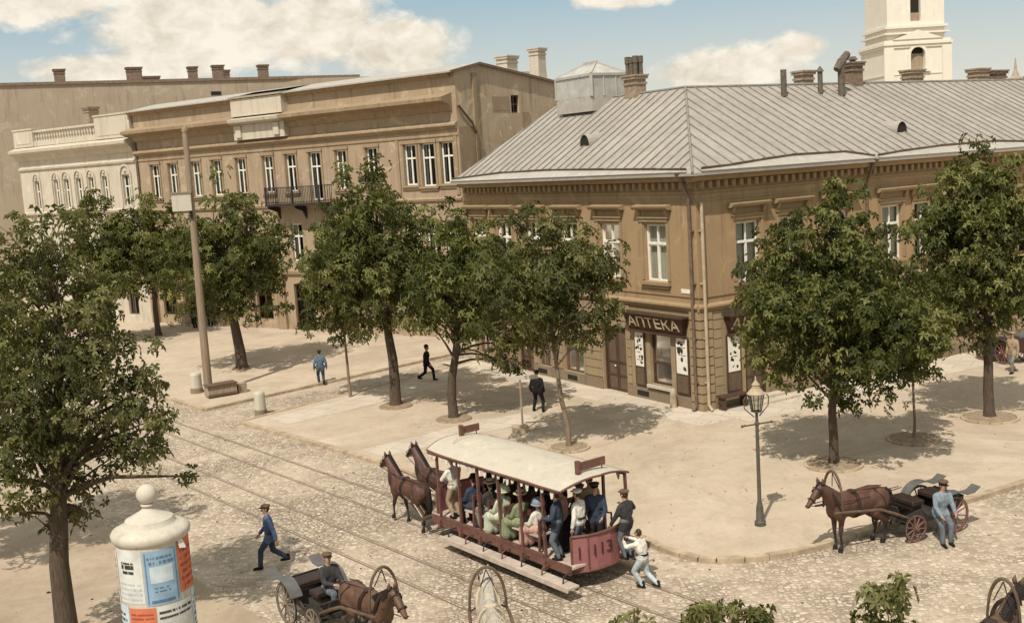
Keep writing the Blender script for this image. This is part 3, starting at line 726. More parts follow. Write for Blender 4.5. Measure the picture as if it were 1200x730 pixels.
nLs = (AP - E0).cross(EL - E0).normalized(); nLs = nLs if nLs.z > 0 else -nLs
nRs = (AP - E0).cross(ER - E0).normalized(); nRs = nRs if nRs.z > 0 else -nRs
mb.use('seam')
b = -.3
while b < 17.5:
    a1 = min(HA, -O_ + (b + O_) / (HB + O_) * (HA + O_)) if b < HB else HA
    if b > 16.0: a1 = -O_ + (17.55 - b) / 1.55 * (HA + O_)
    if a1 > -.3: mb.beam(on_left(b, -O_ + .02) + nLs * .025, on_left(b, a1 - .03) + nLs * .025, .035, .05, nLs)
    b += .62 + random.uniform(-.07, .07)
a = -.2
while a < RW:
    b1 = min(HB, -O_ + (a + O_) / (HA + O_) * (HB + O_)) if a < HA else HB
    if b1 > -.3: mb.beam(on_right(a, -O_ + .02) + nRs * .025, on_right(a, b1 - .03) + nRs * .025, .035, .05, nRs)
    a += .64 + random.uniform(-.07, .07)
mb.use('seam')
mb.tube([AP + Vector((0, 0, .02)), RL + Vector((0, 0, .02))], .07, 6); mb.tube([AP + Vector((0, 0, .02)), RR_ + Vector((0, 0, .02))], .07, 6); mb.tube([E0 + nLs * .03, AP + Vector((0, 0, .03))], .05, 6)
roof = mb.build('roof', bld, off=C, fixn=False)
# standing gutters: a pale strip of sheet metal above the eaves with an upright lip
def gutter(fn, nrm, line):
    mb = MB().use('gutter'); lip = MB().use('pipe')
    ev = [fn(u, -O_ + .0) + nrm * .075 for u, v in line]; tp = [fn(u, v) + nrm * .08 for u, v in line]
    for i in range(len(line) - 1): mb.quad(ev[i], ev[i + 1], tp[i + 1], tp[i])
    for i in range(len(line) - 1):
        mb.quad(ev[i] , ev[i + 1], ev[i + 1] - nrm * .09, ev[i] - nrm * .09)
    o = mb.build('gutter_strip', roof, off=C, fixn=False)
    for i in range(len(line) - 1): lip.beam(tp[i] + nrm * .05, tp[i + 1] + nrm * .03, .025, .11, nrm)
    lip.build('gutter_lip', o, off=C)
gutter(on_left, nLs, [(-.3, -.58), (1.5, -.5), (5, -.36), (9, -.22), (13, -.24), (17.4, -.55)])
gutter(on_right, nRs, [(-.2, -.56), (1.4, -.46), (3.2, -.25), (5, -.08), (8, -.1), (9.3, -.57)])
gutter(on_right, nRs, [(9.5, -.55), (11, -.38), (14, -.16), (18, -.1), (22.5, -.57)])
def eyebrow(px, py, nrm, out):
    p = hit(px, py, AP, nrm); mb = MB().use('roof'); side = Vector((0, 0, 1)).cross(out).normalized(); n = 9
    fr_ = [p + out * .25 + side * (.36 * math.cos(math.pi * i / n)) + Vector((0, 0, .5 * math.sin(math.pi * i / n) - .12)) for i in range(n + 1)]
    bk = [q - out * 1.3 + Vector((0, 0, .34)) * (.3) for q in fr_]
    for i in range(n): mb.quad(fr_[i], fr_[i + 1], bk[i + 1], bk[i])
    o = mb.build('dormer_vent', roof, off=C, fixn=False)
    k = MB().use('dark'); k.quad(*[q - out * .06 for q in fr_]); k.build('opening', o, off=C, fixn=False)
# (two small eyebrow vents; a plain dark sheet closes each opening)
eyebrow(690, 168, nLs, -dR); eyebrow(1052, 153, nRs, -dL)
# roof lantern of glass
lp = AP + dL * 6.6 - dR * .2; rzL = math.atan2(dL.y, dL.x)
lan = MB().use('gutter'); R = Matrix.Rotation(rzL, 3, 'Z'); w2, d2, h0, h1 = 1.45, 1.1, -.5, 1.1
cor = [lp + R @ Vector((x * w2, y * d2, 0)) for x, y in ((-1, -1), (1, -1), (1, 1), (-1, 1))]
lan.prism([(c.x, c.y) for c in cor], lp.z - .6, lp.z + .12)
for i in range(4):
    p, q = cor[i], cor[(i + 1) % 4]; lan.beam(p + Vector((0, 0, .1)), p + Vector((0, 0, h1)), .14, .14); lan.beam(p + Vector((0, 0, h1)), q + Vector((0, 0, h1)), .12, .12)
    for t in (1 / 3, 2 / 3): lan.beam(p.lerp(q, t) + Vector((0, 0, .1)), p.lerp(q, t) + Vector((0, 0, h1)), .07, .07)
    top = lp + R @ Vector(((-.45 if i in (0, 3) else .45), 0, 1.75)); lan.beam(p + Vector((0, 0, h1 + .05)), top, .08, .08)
lan.beam(lp + R @ Vector((-.5, 0, 1.75)), lp + R @ Vector((.5, 0, 1.75)), .14, .14)
lo = lan.build('roof_lantern', roof, off=C)
g = MB().use('lantern_glass'); M['lantern_glass'] = simple('dusty_glass', (0.40, 0.385, 0.345), 0.18, 0.2, 2, spec=0.6)
tl, tr_ = lp + R @ Vector((-.45, 0, 1.73)), lp + R @ Vector((.45, 0, 1.73)); hz = Vector((0, 0, h1 + .04))
for i in range(4): g.quad(cor[i] + Vector((0, 0, .12)), cor[(i + 1) % 4] + Vector((0, 0, .12)), cor[(i + 1) % 4] + Vector((0, 0, h1)), cor[i] + Vector((0, 0, h1)))
g.quad(cor[0] + hz, cor[1] + hz, tr_, tl); g.quad(cor[2] + hz, cor[3] + hz, tl, tr_); g.quad(cor[1] + hz, cor[2] + hz, tr_); g.quad(cor[3] + hz, cor[0] + hz, tl)
g.build('glazing', lo, off=C, fixn=False)
rzR = math.atan2(dR.y, dR.x)
chimney(roof, C, AP + dL * 3.5 + Vector((0, 0, -.4)), (.85, .62), 1.2, rzL, 'brick', pots=3)
def rg(t, back=0): return AP + dR * t + dL * back + Vector((0, 0, -.5 - back * .5))
chimney(roof, C, rg(7.7, .3), (.7, .6), 1.25, rzR, 'brick')
chimney(roof, C, rg(10.8), (.72, .62), 1.45, rzR, 'brick_dark'); 
chimney(roof, C, rg(15.9, .5), (.85, .7), 1.35, rzR, 'brick'); chimney(roof, C, rg(21.2, .4), (.9, .65), 1.3, rzR, 'brick'); chimney(roof, C, rg(22.9, .6), (1.2, .7), 1.3, rzR, 'brick_dark'); chimney(roof, C, rg(27, .6), (1.2, .7), 1.0, rzR, 'brick')
mb = MB().use('pots'); c = rg(10.8); mb.lathe([(.16, 1.4), (.15, 1.62), (.26, 1.64), (.15, 1.8)], c, 10); 
mb.build('flue_cowl', roof, off=C)
mb = MB().use('pots'); c = on_right(10.0, 5.0); mb.tube([c, c + Vector((0, 0, 1.2))], [.14, .14], 8); mb.build('flue_pipe', roof, off=C)
mb = MB().use('pots'); c = on_right(12.6, 5.2); mb.tube([c, c + Vector((0, 0, 1.0))], [.12, .12], 8); mb.lathe([(.2, 1.0), (.03, 1.25)], c, 8); mb.build('flue_pipe', roof, off=C)
mb = MB().use('pots'); c = on_right(13.7, 4.9); mb.tube([c, c + Vector((0, 0, 1.7))], [.17, .17], 8); mb.tube([c + Vector((0, 0, 1.2)) - dR * .3, c + Vector((0, 0, 1.55)), c + Vector((0, 0, 1.95)) + dR * .45], [.17, .2, .17], 8); mb.build('flue_pipe', roof, off=C)

# ------------------------------------------------------------------ long brown mansion across the lane
BO = Vector((-13.97, 71.7, 0)); dB = ang(-36); nB = ang(-126); iB = -nB
brn = thing('brown_mansion', 'brown three-storey mansion with iron balcony, stepped attic cornices and bare side gable', 'building', BO)
fb = Facade(BO, dB, nB); U0, U1 = -15.1, 14.3
bc = [-13.15, -11.2, -8.7, -6.55, -4.1, -1.5, .62, 2.8, 5.05, 7.6, 10.62, 11.98, 13.4]
bh = [(c - .46, c + .46, 9.05, 11.42) for c in bc]; bh[7] = (2.3, 3.3, 8.45, 11.42); bh[11] = (11.48, 12.48, 8.95, 11.42)
bh2 = [(c - .5, c + .5, 4.6, 7.0) for c in bc]; bh3 = [(c - .75, c + .75, .7, 3.2) for c in (-13, -9.5, -6, -3, 4, 7.5, 11)] + [(-.1, 1.7, .1, 3.1)]
mb = MB().use('wall_brown'); fb.wall(mb, U0, U1, 0, 15.3, bh + bh2 + bh3)
gz = 14.6
gp = [BO + dB * U1, BO + dB * U1 + iB * 13]; 
mb.build('wall', brn, off=BO, fixn=False)
fg = Facade(BO + dB * U1, iB, dB); mb = MB().use('gable'); gh = [(5.32, 6.15, 12.95, 14.0)]
fg.wall(mb, 0, 13, 0, 14.4, gh); mb.quad(fg.P(0, 14.4), fg.P(13, 14.4), fg.P(13, 14.55), fg.P(2.2, 15.72), fg.P(0, 15.35))
fg2 = Facade(BO + dB * U0, iB, -dB); mb.quad(fg2.P(0, 0), fg2.P(13, 0), fg2.P(13, 14.55), fg2.P(2.2, 15.72), fg2.P(0, 15.35))
mb.quad(fg.P(13, 0), fg2.P(13, 0), fg2.P(13, 14.55), fg.P(13, 14.55))
mb.use('trim_brown')   # ragged strip of older render and chimney breast on the gable
fg.box(mb, .02, 1.5, 8, 12.2, .004, .05); fg.box(mb, 1.55, 1.95, 8, 15.2, .004, .09); fg.box(mb, 3.4, 5.1, 13.1, 13.9, .004, .03); fg.box(mb, 6.4, 7.2, 12.0, 13.0, .004, .03)
mb.build('gable_wall', brn, off=BO, fixn=False)
for i, h in enumerate(bh):
    if i == 7: window(fb, brn, BO, *h, curtain=.5, transom=.7, name='balcony_door', seed=7)
    else: window(fb, brn, BO, *h, curtain=(0.9 if i % 3 else .4) if i != 2 else 3.2, transom=.66, sill='trim_brown', seed=i, depth=.16)
for i, h in enumerate(bh2): window(fb, brn, BO, *h, curtain=.6, seed=60 + i)
for i, h in enumerate(bh3): window(fb, brn, BO, *h, frame='wood_dark', curtain=0, seed=80 + i, name='shop_window')
window(fg, brn, BO, 5.32, 6.15, 12.95, 14.0, curtain=0, frame='wood_dark', transom=.5, seed=5, name='gable_window')
mb = MB().use('trim_brown')
A_ = (-4.0, .75)
def run(u0, u1, pts): fb.prof(mb, u0, u1, pts)
run(U0 - .1, U1 - .01, [(.002, 12.08), (.12, 12.1), (.2, 12.24), (.28, 12.28), (.28, 12.36), (.05, 12.5), (.002, 12.5)])
run(U0 - .1, U1 - .01, [(.002, 11.72), (.06, 11.73), (.06, 11.84), (.002, 11.84)])
for u0, u1 in ((U0 - .3, A_[0] - .02), (A_[1] + .02, U1 - .3)):
    run(u0, u1, [(.002, 13.1), (.1, 13.1), (.28, 13.45), (.75, 13.6), (.95, 13.66), (.98, 13.86), (.002, 14.12)])
    run(u0, u1, [(.002, 14.95), (.12, 15.0), (.28, 15.1), (.30, 15.2), (.002, 15.25)])
run(U0, U1, [(.002, 8.05), (.1, 8.07), (.14, 8.2), (.002, 8.3)]); run(U0, U1, [(.002, 3.7), (.16, 3.75), (.2, 3.95), (.002, 4.05)])
for u in (-15, -11.2, -7.8, -4.6, -1.6, 2.2, 5.7, 9.2, 13): fb.box(mb, u, u + .75, .0, 3.7, .003, .22)
for i, h in enumerate(bh):
    for s_ in (h[0] - .16, h[1] + .02): fb.box(mb, s_, s_ + .14, h[2], h[3] + .02, .003, .06)
    fb.box(mb, h[0] - .2, h[1] + .2, h[3] + .02, h[3] + .2, .003, .1)
fb.box(mb, 9.6, 9.8, 8.4, 11.7, .003, .08); fb.box(mb, 13.98, 14.2, 8.4, 11.7, .003, .08)
mb.build('cornice', brn, off=BO)
mb = MB().use('wall_white')   # pale central attic block
fb.box(mb, A_[0], A_[1], 12.55, 13.5, .003, .42); fb.prof(mb, A_[0] - .1, A_[1] + .1, [(.002, 13.5), (.5, 13.52), (.9, 13.66), (.95, 13.85), (.002, 14.05)]); fb.box(mb, A_[0], A_[1], 14.05, 15.15, .003, .5); fb.prof(mb, A_[0] - .1, A_[1] + .1, [(.002, 15.15), (.62, 15.2), (.66, 15.3), (.002, 15.4)])
for u in (A_[0] + .3, A_[1] - .9): fb.box(mb, u, u + .5, 12.7, 13.45, .42, .55)
mb.build('attic_block', brn, off=BO)
mb = MB().use('gutter')
for u0, u1 in ((U0 - .3, A_[0] - .15), (A_[1] + .15, U1 + .12)):
    mb.quad(fb.P(u0, 15.26, .5), fb.P(u1, 15.26, .5), fb.P(u1, 15.80, -2.2), fb.P(u0, 15.80, -2.2)); mb.quad(fb.P(u0, 15.18, .49), fb.P(u1, 15.18, .49), fb.P(u1, 15.26, .5), fb.P(u0, 15.26, .5))
mb.quad(fb.P(A_[0] - .15, 15.45, .6), fb.P(A_[1] + .15, 15.45, .6), fb.P(A_[1] + .15, 15.80, -2.2), fb.P(A_[0] - .15, 15.80, -2.2))
mb.use('roof'); mb.quad(fb.P(U0 - .3, 15.80, -2.2), fb.P(U1 + .12, 15.80, -2.2), fb.P(U1 + .12, 14.58, -13.2), fb.P(U0 - .3, 14.58, -13.2))
mb.use('pipe'); mb.beam(fb.P(U1 + .14, 15.76, -2.2), fb.P(U1 + .14, 14.54, -13.2), .1, .14); mb.beam(fb.P(U1 + .14, 15.22, .5), fb.P(U1 + .14, 15.76, -2.2), .1, .12)
br = mb.build('roof', brn, off=BO, fixn=False)
chimney(br, BO, fg.P(6.4, 14.6, -.9), (1.1, .8), 1.75, rad(54), 'wall_white'); chimney(br, BO, fg.P(9.6, 14.2, -.8), (.85, .7), 2.75, rad(54), 'wall_white')
mb = MB().use('pipe'); mb.tube([fg.P(.0, 13.4, .12), fg.P(1.2, 12.4, .14), fg.P(1.55, 11.8, .2), fg.P(1.6, 6, .2)], .07, 6); mb.build('downpipe', brn, off=BO); mb = MB().use('pipe'); mb.tube([fb.P(U0 + .1, 13.4, .1), fb.P(U0 + .1, 2, .12)], .07, 6); 
mb.build('downpipe', brn, off=BO)
bal = MB().use('iron'); b0, b1 = -.85, 4.1; zf = 8.3
fb.box(bal, b0, b1, zf - .12, zf, .02, 1.15)
for z in (zf + .08, zf + 1.02): fb.box(bal, b0, b1, z, z + .05, 1.08, 1.13); fb.box(bal, b0, b0 + .05, z, z + .05, .02, 1.08); fb.box(bal, b1 - .05, b1, z, z + .05, .02, 1.08)
u = b0 + .1
while u < b1: fb.box(bal, u, u + .028, zf, zf + 1.02, 1.09, 1.118); u += .14
for o_ in (.2, .4, .6, .8, 1.0): fb.box(bal, b0 + .01, b0 + .035, zf, zf + 1.02, o_, o_ + .03); fb.box(bal, b1 - .035, b1 - .01, zf, zf + 1.02, o_, o_ + .03)
for u in (b0 + .05, 1.6, b1 - .15): fb.box(bal, u, u + .1, zf, zf + 1.1, 1.06, 1.15); fb.prof(bal, u, u + .12, [(.01, zf - .12), (1.0, zf - .12), (.9, zf - .3), (.3, zf - .5), (.01, zf - 1.0)])
bal.build('balcony', brn, off=BO)
# ------------------------------------------------------------------ cream stucco house
WO = BO + dB * -15.3
wht = thing('cream_house', 'cream stucco house with balustraded parapet and narrow arched windows', 'building', WO)
fw_ = Facade(WO, dB, nB); W0 = -15.0
wc = [(-1.32, .34), (-3.9, .2), (-5.6, .22), (-7.2, .24), (-8.8, .24), (-10.2, .2), (-12.8, .22)]; wh = [(c - w_ - .12, c + w_ + .12, 8.65, 10.9) for c, w_ in wc]
wh2 = [(c - .45, c + .45, 4.3, 6.8) for c in (-1.8, -4.6, -7.4, -10.2, -13)] + [(c - .6, c + .6, .6, 3.0) for c in (-2, -5.5, -9, -12.5)]
mb = MB().use('wall_white'); fw_.wall(mb, W0, 0, 0, 13.3, wh + wh2); fw_.box(mb, W0, 0, 13.3, 13.5, -12, .003)
e = Facade(WO + dB * W0, iB, -dB); mb.quad(e.P(0, 0), e.P(12, 0), e.P(12, 13.3), e.P(0, 13.3)); e = Facade(WO, iB, dB); mb.quad(e.P(0, 0, -.05), e.P(12, 0, -.05), e.P(12, 15.2, -.05), e.P(0, 15.2, -.05))
mb.build('wall', wht, off=WO, fixn=False)
for i, h in enumerate(wh): window(fw_, wht, WO, *h, curtain=.5, transom=.62, seed=90 + i, depth=.2)
for i, h in enumerate(wh2): window(fw_, wht, WO, *h, curtain=.5, seed=100 + i, frame='wood_door' if i > 4 else 'white')
mb = MB().use('wall_white')
fw_.prof(mb, W0 - .1, -.02, [(.002, 12.45), (.12, 12.5), (.3, 12.85), (.65, 13.0), (.75, 13.1), (.78, 13.3), (.002, 13.55)])
fw_.prof(mb, W0, -.02, [(.002, 11.72), (.12, 11.74), (.16, 11.88), (.002, 11.96)]); fw_.prof(mb, W0, -.02, [(.002, 8.2), (.16, 8.24), (.2, 8.38), (.002, 8.46)]); fw_.prof(mb, W0, -.02, [(.002, 3.6), (.2, 3.64), (.24, 3.84), (.002, 3.95)])
for c, w_ in wc:
    for i in range(9):
        a0, a1 = math.pi * i / 9, math.pi * (i + 1) / 9; r0, r1 = w_ + .16, w_ + .3
        P_ = lambda a, r, o: fw_.P(c + r * math.cos(a), 10.96 + r * math.sin(a) * 1.1, o)
        mb.hexa([P_(a0, r0, .003), P_(a0, r1, .003), P_(a0, r1, .1), P_(a0, r0, .1), P_(a1, r0, .003), P_(a1, r1, .003), P_(a1, r1, .1), P_(a1, r0, .1)])
    for s_ in (c - w_ - .36, c + w_ + .2): fw_.box(mb, s_, s_ + .16, 8.6, 10.95, .003, .09)
    mb.ell(fw_.P(c, 11.15, .03), (.12, .12, .14), nu=8, nv=5)
mb.build('stucco_ornament', wht, off=WO)
mb = MB().use('wall_white')
for a, b_, hz in ((W0 - .05, W0 + 2.6, 14.85), (-4.2, -.02, 15.2)): fw_.box(mb, a, b_, 13.56, hz, -.35, .18); fw_.box(mb, a - .06, b_ + .06 if b_ < -.1 else b_, hz, hz + .12, -.4, .24); fw_.box(mb, a + .3, b_ - .3, 13.8, hz - .25, .18, .21)
fw_.box(mb, W0 + 2.6, -4.2, 13.56, 13.95, -.2, .1); fw_.box(mb, W0 + 2.6, -4.2, 14.62, 14.78, -.2, .12)
u = W0 + 2.8
while u < -4.3: mb.lathe([(.09, 13.95), (.05, 14.05), (.1, 14.25), (.05, 14.5), (.09, 14.62)], fw_.P(u, 0, -.05), 6); u += .36
mb.build('parapet', wht, off=WO)
chimney(wht, WO, fw_.P(-10.6, 13.4, -4), (.9, .8), 3.0, rad(54), 'brick')
# ------------------------------------------------------------------ bare firewall behind, seven stacks along its top
f0, f1, f2 = AT(-60, 92, 104), AT(335, 93, 117.5), AT(640, 72, 128)
fwb = thing('firewall_building', 'tall bare brown firewall with chimney stacks rising behind the other houses', 'building', (f0.x, f0.y, 0))
mb = MB().use('fire'); bk = Vector((-2, 12, 0)); zf_ = f1.z
base = [Vector((p.x, p.y, 0)) for p in (f0, f1, f2)]
for p, q in zip(base, base[1:]): mb.quad(p, q, q + Vector((0, 0, zf_)), p + Vector((0, 0, zf_)))
mb.quad(base[0], base[0] + bk, base[0] + bk + Vector((0, 0, zf_)), base[0] + Vector((0, 0, zf_))); mb.quad(*[p + Vector((0, 0, zf_)) for p in (base[0], base[1], base[2], base[2] + bk, base[0] + bk)])
mb.build('wall', fwb, off=(f0.x, f0.y, 0), fixn=False)
fwd = (base[1] - base[0]).normalized(); mb = MB().use('brick_dark')
ff = Facade(base[0], fwd, Vector((fwd.y, -fwd.x, 0))); UF = (base[1] - base[0]).length
ff.box(mb, -1, UF + 8, zf_ + .003, zf_ + .28, -.5, .16); mb.build('coping', fwb, off=(f0.x, f0.y, 0))
def fpx(px):
    d = ray(px, 95); n = Vector((-fwd.y, fwd.x, 0)); t = (base[0]).dot(n) / (d.x * n.x + d.y * n.y); return Vector((d.x * t, d.y * t, zf_ + .1)) + bk.normalized() * .5
for px, w_, h_ in ((69, .95, 1.3), (157, 1.4, 1.35), (176, 1.6, .45), (226, .85, 1.3), (256, 1.05, 1.4), (265, .6, .9), (309, .95, 1.35)):
    chimney(fwb, (f0.x, f0.y, 0), fpx(px), (w_, .8), h_, math.atan2(fwd.y, fwd.x), 'brick_dark', name='chimney')
mb = MB().use('dark'); q = fpx(250); ff.box(mb, (q - base[0]).dot(fwd) - .5, (q - base[0]).dot(fwd) + .5, zf_ - 1.4, zf_ - 1.05, .003, .05); mb.build('wall_vent', fwb, off=(f0.x, f0.y, 0))
# ------------------------------------------------------------------ bell tower beyond the roofs
TC = AT(1060, 100, 165); TC.z = 0; tw = thing('bell_tower', 'pale church bell tower with arched openings rising beyond the metal roof', 'tower', TC)
ft_d = ang(3); TR = Matrix.Rotation(rad(3), 3, 'Z'); hw = 4.65
zt = lambda y: AT(1060, y, 160).z
mb = MB().use('tower'); z1, z2 = zt(52), zt(-60)
def sq(h, za, zb): mb.prism([(TC + TR @ Vector((x * h, y * h, 0)))[:2] for x, y in ((-1, -1), (1, -1), (1, 1), (-1, 1))], za, zb)
tf = Facade(TC + TR @ Vector((-hw, -hw, 0)), TR @ Vector((1, 0, 0)), TR @ Vector((0, -1, 0)))
oz0, oz1 = zt(82), zt(56); o2 = (zt(25), zt(-14))
tf.wall(mb, 0, 2 * hw, 0, z1, [(hw - 1.05, hw + 1.05, oz0, oz1)], .9); tf2 = Facade(TC + TR @ Vector((-hw + .5, -hw + .5, 0)), TR @ Vector((1, 0, 0)), TR @ Vector((0, -1, 0)))
tf2.wall(mb, 0, 2 * hw - 1, z1, z2, [(hw - .5 - .75, hw - .5 + .75, *o2)], .9)
for k in (1, 2, 3):
    Rk = TR @ Matrix.Rotation(rad(90 * k), 3, 'Z'); t_ = Facade(TC + Rk @ Vector((-hw, -hw, 0)), Rk @ Vector((1, 0, 0)), Rk @ Vector((0, -1, 0))); t_.wall(mb, 0, 2 * hw, 0, z1, [], .9)
    t_ = Facade(TC + Rk @ Vector((-hw + .5, -hw + .5, 0)), Rk @ Vector((1, 0, 0)), Rk @ Vector((0, -1, 0))); t_.wall(mb, 0, 2 * hw - 1, z1, z2, [], .9)
mb.build('wall', tw, off=TC, fixn=False)
mb = MB().use('tower')
def ring(h, za, zb):
    mb.prism([(TC + TR @ Vector((x * h, y * h, 0)))[:2] for x, y in ((-1, -1), (1, -1), (1, 1), (-1, 1))], za, zb)
za = zt(43); ring(hw + .18, z1 - .5, z1 - .1); ring(hw + .36, z1 - .1, z1 + .25); ring(hw + .15, z1 + .25, z1 + .6); ring(hw + .05, za + .35, za + .6); ring(hw - .1, zt(33), zt(30)); ring(hw + .1, zt(88), zt(86.5))
for s_ in (-1, 1): tf.box(mb, hw + s_ * 4.2 - .7, hw + s_ * 4.2 + .7, zt(120), z1 - .5, .003, .22)
# low pediment and arch surround
vs = [tf.P(hw - 3.6, z1 + .62, .3), tf.P(hw + 3.6, z1 + .62, .3), tf.P(hw, z1 + 1.9, .3)]; vb = [v + tf.n * -.6 for v in vs]; mb.add(vs + vb, [(0, 1, 2), (5, 4, 3), (0, 3, 4, 1), (1, 4, 5, 2), (2, 5, 3, 0)])
for i in range(10):
    a0, a1 = math.pi * i / 10, math.pi * (i + 1) / 10; P_ = lambda a, r, o: tf.P(hw + r * math.cos(a), oz1 - 1.05 + r * math.sin(a), o)
    mb.hexa([P_(a0, 1.05, .003), P_(a0, 1.45, .003), P_(a0, 1.45, .2), P_(a0, 1.05, .2), P_(a1, 1.05, .003), P_(a1, 1.45, .003), P_(a1, 1.45, .2), P_(a1, 1.05, .2)])
    # spandrels filling the square corners of the opening above the arch
    mb.quad(P_(a0, 1.05, -.02), P_(a1, 1.05, -.02), tf.P(hw + (1.05 if i < 5 else -1.05), oz1, -.02))
for s_ in (-1, 1): tf.box(mb, hw + s_ * 1.25 - .2, hw + s_ * 1.25 + .2, oz0, oz1 - 1.05, .003, .2)
tf.box(mb, hw - 1.7, hw + 1.7, oz0 - .4, oz0, .003, .35)
mb.build('cornice', tw, off=TC)
mb = MB().use('brick'); tf.box(mb, hw - 1.04, hw + 1.04, oz0, oz0 + 2.2, -.7, -.6); mb.use('dark'); tf.box(mb, hw - 1.04, hw + 1.04, oz0 + 2.2, oz1, -.7, -.65); mb.build('louvre', tw, off=TC); mb = MB().use('dark'); tf2.box(mb, hw - 1.24, hw + .24, *o2, -.7, -.65); mb.use('brick'); tf2.box(mb, hw - 1.24, hw + .24, o2[0], o2[0] + 1.2, -.6, -.5)
mb.build('louvre', tw, off=TC)
# cap above the frame
mb = MB().use('roof'); mb.lathe([(hw + .2, z2), (hw * .7, z2 + 3), (hw * .3, z2 + 6), (.2, z2 + 12)], TC, 12); mb.build('spire', tw, off=TC)
SP = AT(1190, 100, 240); sz = AT(1190, 68, 240).z; SP.z = 0
spire = MB().use('fire'); spire.lathe([(2.0, 0), (2.0, AT(1190, 92, 240).z), (.9, AT(1190, 90, 240).z), (.35, AT(1190, 82, 240).z), (.1, sz)], (0, 0, 0), 8); o = spire.build('distant_spire', loc=SP); tag(o, 'thin grey needle spire far off at the edge beyond the roof', 'spire')
# ------------------------------------------------------------------ people
def ik(a, b, l1, l2, bend):
    a, b = Vector(a), Vector(b); d = b - a; L = d.length; mx = (l1 + l2) * .995
    if L > mx: b = a + d.normalized() * mx; d = b - a; L = mx
    t = (l1 * l1 - l2 * l2 + L * L) / (2 * L); h = math.sqrt(max(0, l1 * l1 - t * t)); n = d.normalized()
    bd = Vector(bend); bd = bd - n * bd.dot(n); bd = bd.normalized() if bd.length > 1e-4 else n.orthogonal().normalized()
    return a + n * t + bd * h, b
def person(label, loc, rz, pel=(0, 0, .93), lean=(0, .02), hands=((-.26, .06, .80), (.26, .06, .80)), feet=((-.1, 0, 0), (.1, 0, 0)), yaw=0, nod=0, twist=0,
           top='navy', legs='navy', hat='cap', hatcol='capbrown', woman=False, scale=1.0, group=None, beard=False, knees=((-.1, 1, 0), (.1, 1, 0)), apron=None, belt=None, hairc='hair', shoes='black', elb=None):
    root = thing('person', label, 'person', loc, rz, group); root.scale = (scale,) * 3
    p = Vector(pel); t = Vector((lean[0], lean[1], 1)).normalized(); Nk = p + t * .47; tw = Matrix.Rotation(rad(twist), 3, 'Z')
    sw = .165 if woman else .19
    S = [Nk + tw @ Vector((-sw, 0, -.055)), Nk + tw @ Vector((sw, 0, -.055))]; Hd = Nk + t * .09 + Vector((lean[0] * .06, .025, .115))
    RY = Matrix.Rotation(rad(yaw), 3, 'Z') @ Matrix.Rotation(rad(nod), 3, 'X')
    hip = [p + Vector((-.09, 0, -.03)), p + Vector((.09, 0, -.03))]
    E_, W, K_, An = [], [], [], []
    for i in (0, 1):
        s = -1 if i == 0 else 1
        e, w_ = ik(S[i], hands[i], .29, .26, elb[i] if elb else (s * .5, -1, -.35)); E_.append(e); W.append(w_)
        k, a = ik(hip[i], Vector(feet[i]) + Vector((0, -.03, .085)), .44, .43, knees[i]); K_.append(k); An.append(a)
    m1 = p + t * .2; m2 = p + t * .33
    cw = .072 if woman else .09
    def torso(g): return [('c', p + Vector((-.07, 0, 0)), p + Vector((.07, 0, 0)), .118 + g, .118 + g), ('c', p, m1, .125 + g, .122 + g), ('c', m1 + tw @ Vector((-cw + .02, 0, 0)), m2 + tw @ Vector((-cw, .01, 0)), .108 + g, .115 + g), ('c', m1 + tw @ Vector((cw - .02, 0, 0)), m2 + tw @ Vector((cw, .01, 0)), .108 + g, .115 + g),
        ('c', S[0] + (S[1] - S[0]) * .12, S[1] - (S[1] - S[0]) * .12, .072 + g, .072 + g), ('c', m2, Nk - t * .04, .115 + g, .075 + g)]
    def arms(g, cut=1.0): 
        o = []
        for i in (0, 1): o += [('c', S[i], E_[i], .058 + g, .046 + g), ('c', E_[i], E_[i].lerp(W[i], cut), .046 + g, .034 + g)]
        return o
    hr = (.074, .094, .116)
    body = torso(0) + arms(0) + [('c', Nk - t * .03, Hd - Vector((0, 0, .07)), .058, .054), ('e', Hd, hr, RY), ('e', Hd + RY @ Vector((0, .035, -.055)), (.055, .05, .06), RY)]
    for i in (0, 1):
        body += [('c', hip[i], K_[i], .085, .058), ('c', K_[i], An[i], .058, .037), ('c', An[i] + Vector((0, -.01, -.035)), An[i] + Vector((0, .15, -.055)), .034, .027)]
        d = (W[i] - E_[i]).normalized(); body += [('c', W[i], W[i] + d * .075, .030, .034)]
    x = MB().use('skin')
    for i in (0, 1):   # four unequal fingers and a thumb on each hand, slightly curled
        d = (W[i] - E_[i]).normalized(); s = -1 if i == 0 else 1
        inn = Vector((-s, .25, 0)); inn = (inn - d * inn.dot(d)).normalized(); side = d.cross(inn).normalized() * (1 if i == 0 else -1)
        pb = W[i] + d * .085
        for k, L in enumerate((.068, .078, .072, .055)):
            a = pb + side * (.027 - .018 * k); b = a + d * L * .55 + inn * .008; c = b + d * L * .38 + inn * .026
            x.tube([a - d * .03, a, b, c], [.0095, .0098, .009, .007], 6)
        a = W[i] + d * .03 + side * .027; x.tube([a - side * .02, a + side * .02 + d * .022, a + side * .03 + d * .055 + inn * .014], [.013, .0115, .009], 6)
    x.ell(Hd + RY @ Vector((0, .098, -.012)), (.014, .022, .024), RY, 8, 6)
    for s in (-1, 1): x.ell(Hd + RY @ Vector((s * .076, -.005, -.005)), (.012, .022, .032), RY, 6, 5)
    x.use('eye')
    for s in (-1, 1): x.ell(Hd + RY @ Vector((s * .030, .083, .014)), (.012, .010, .008), RY, 6, 5); x.ell(Hd + RY @ Vector((s * .030, .088, .033)), (.018, .008, .005), RY, 6, 5)
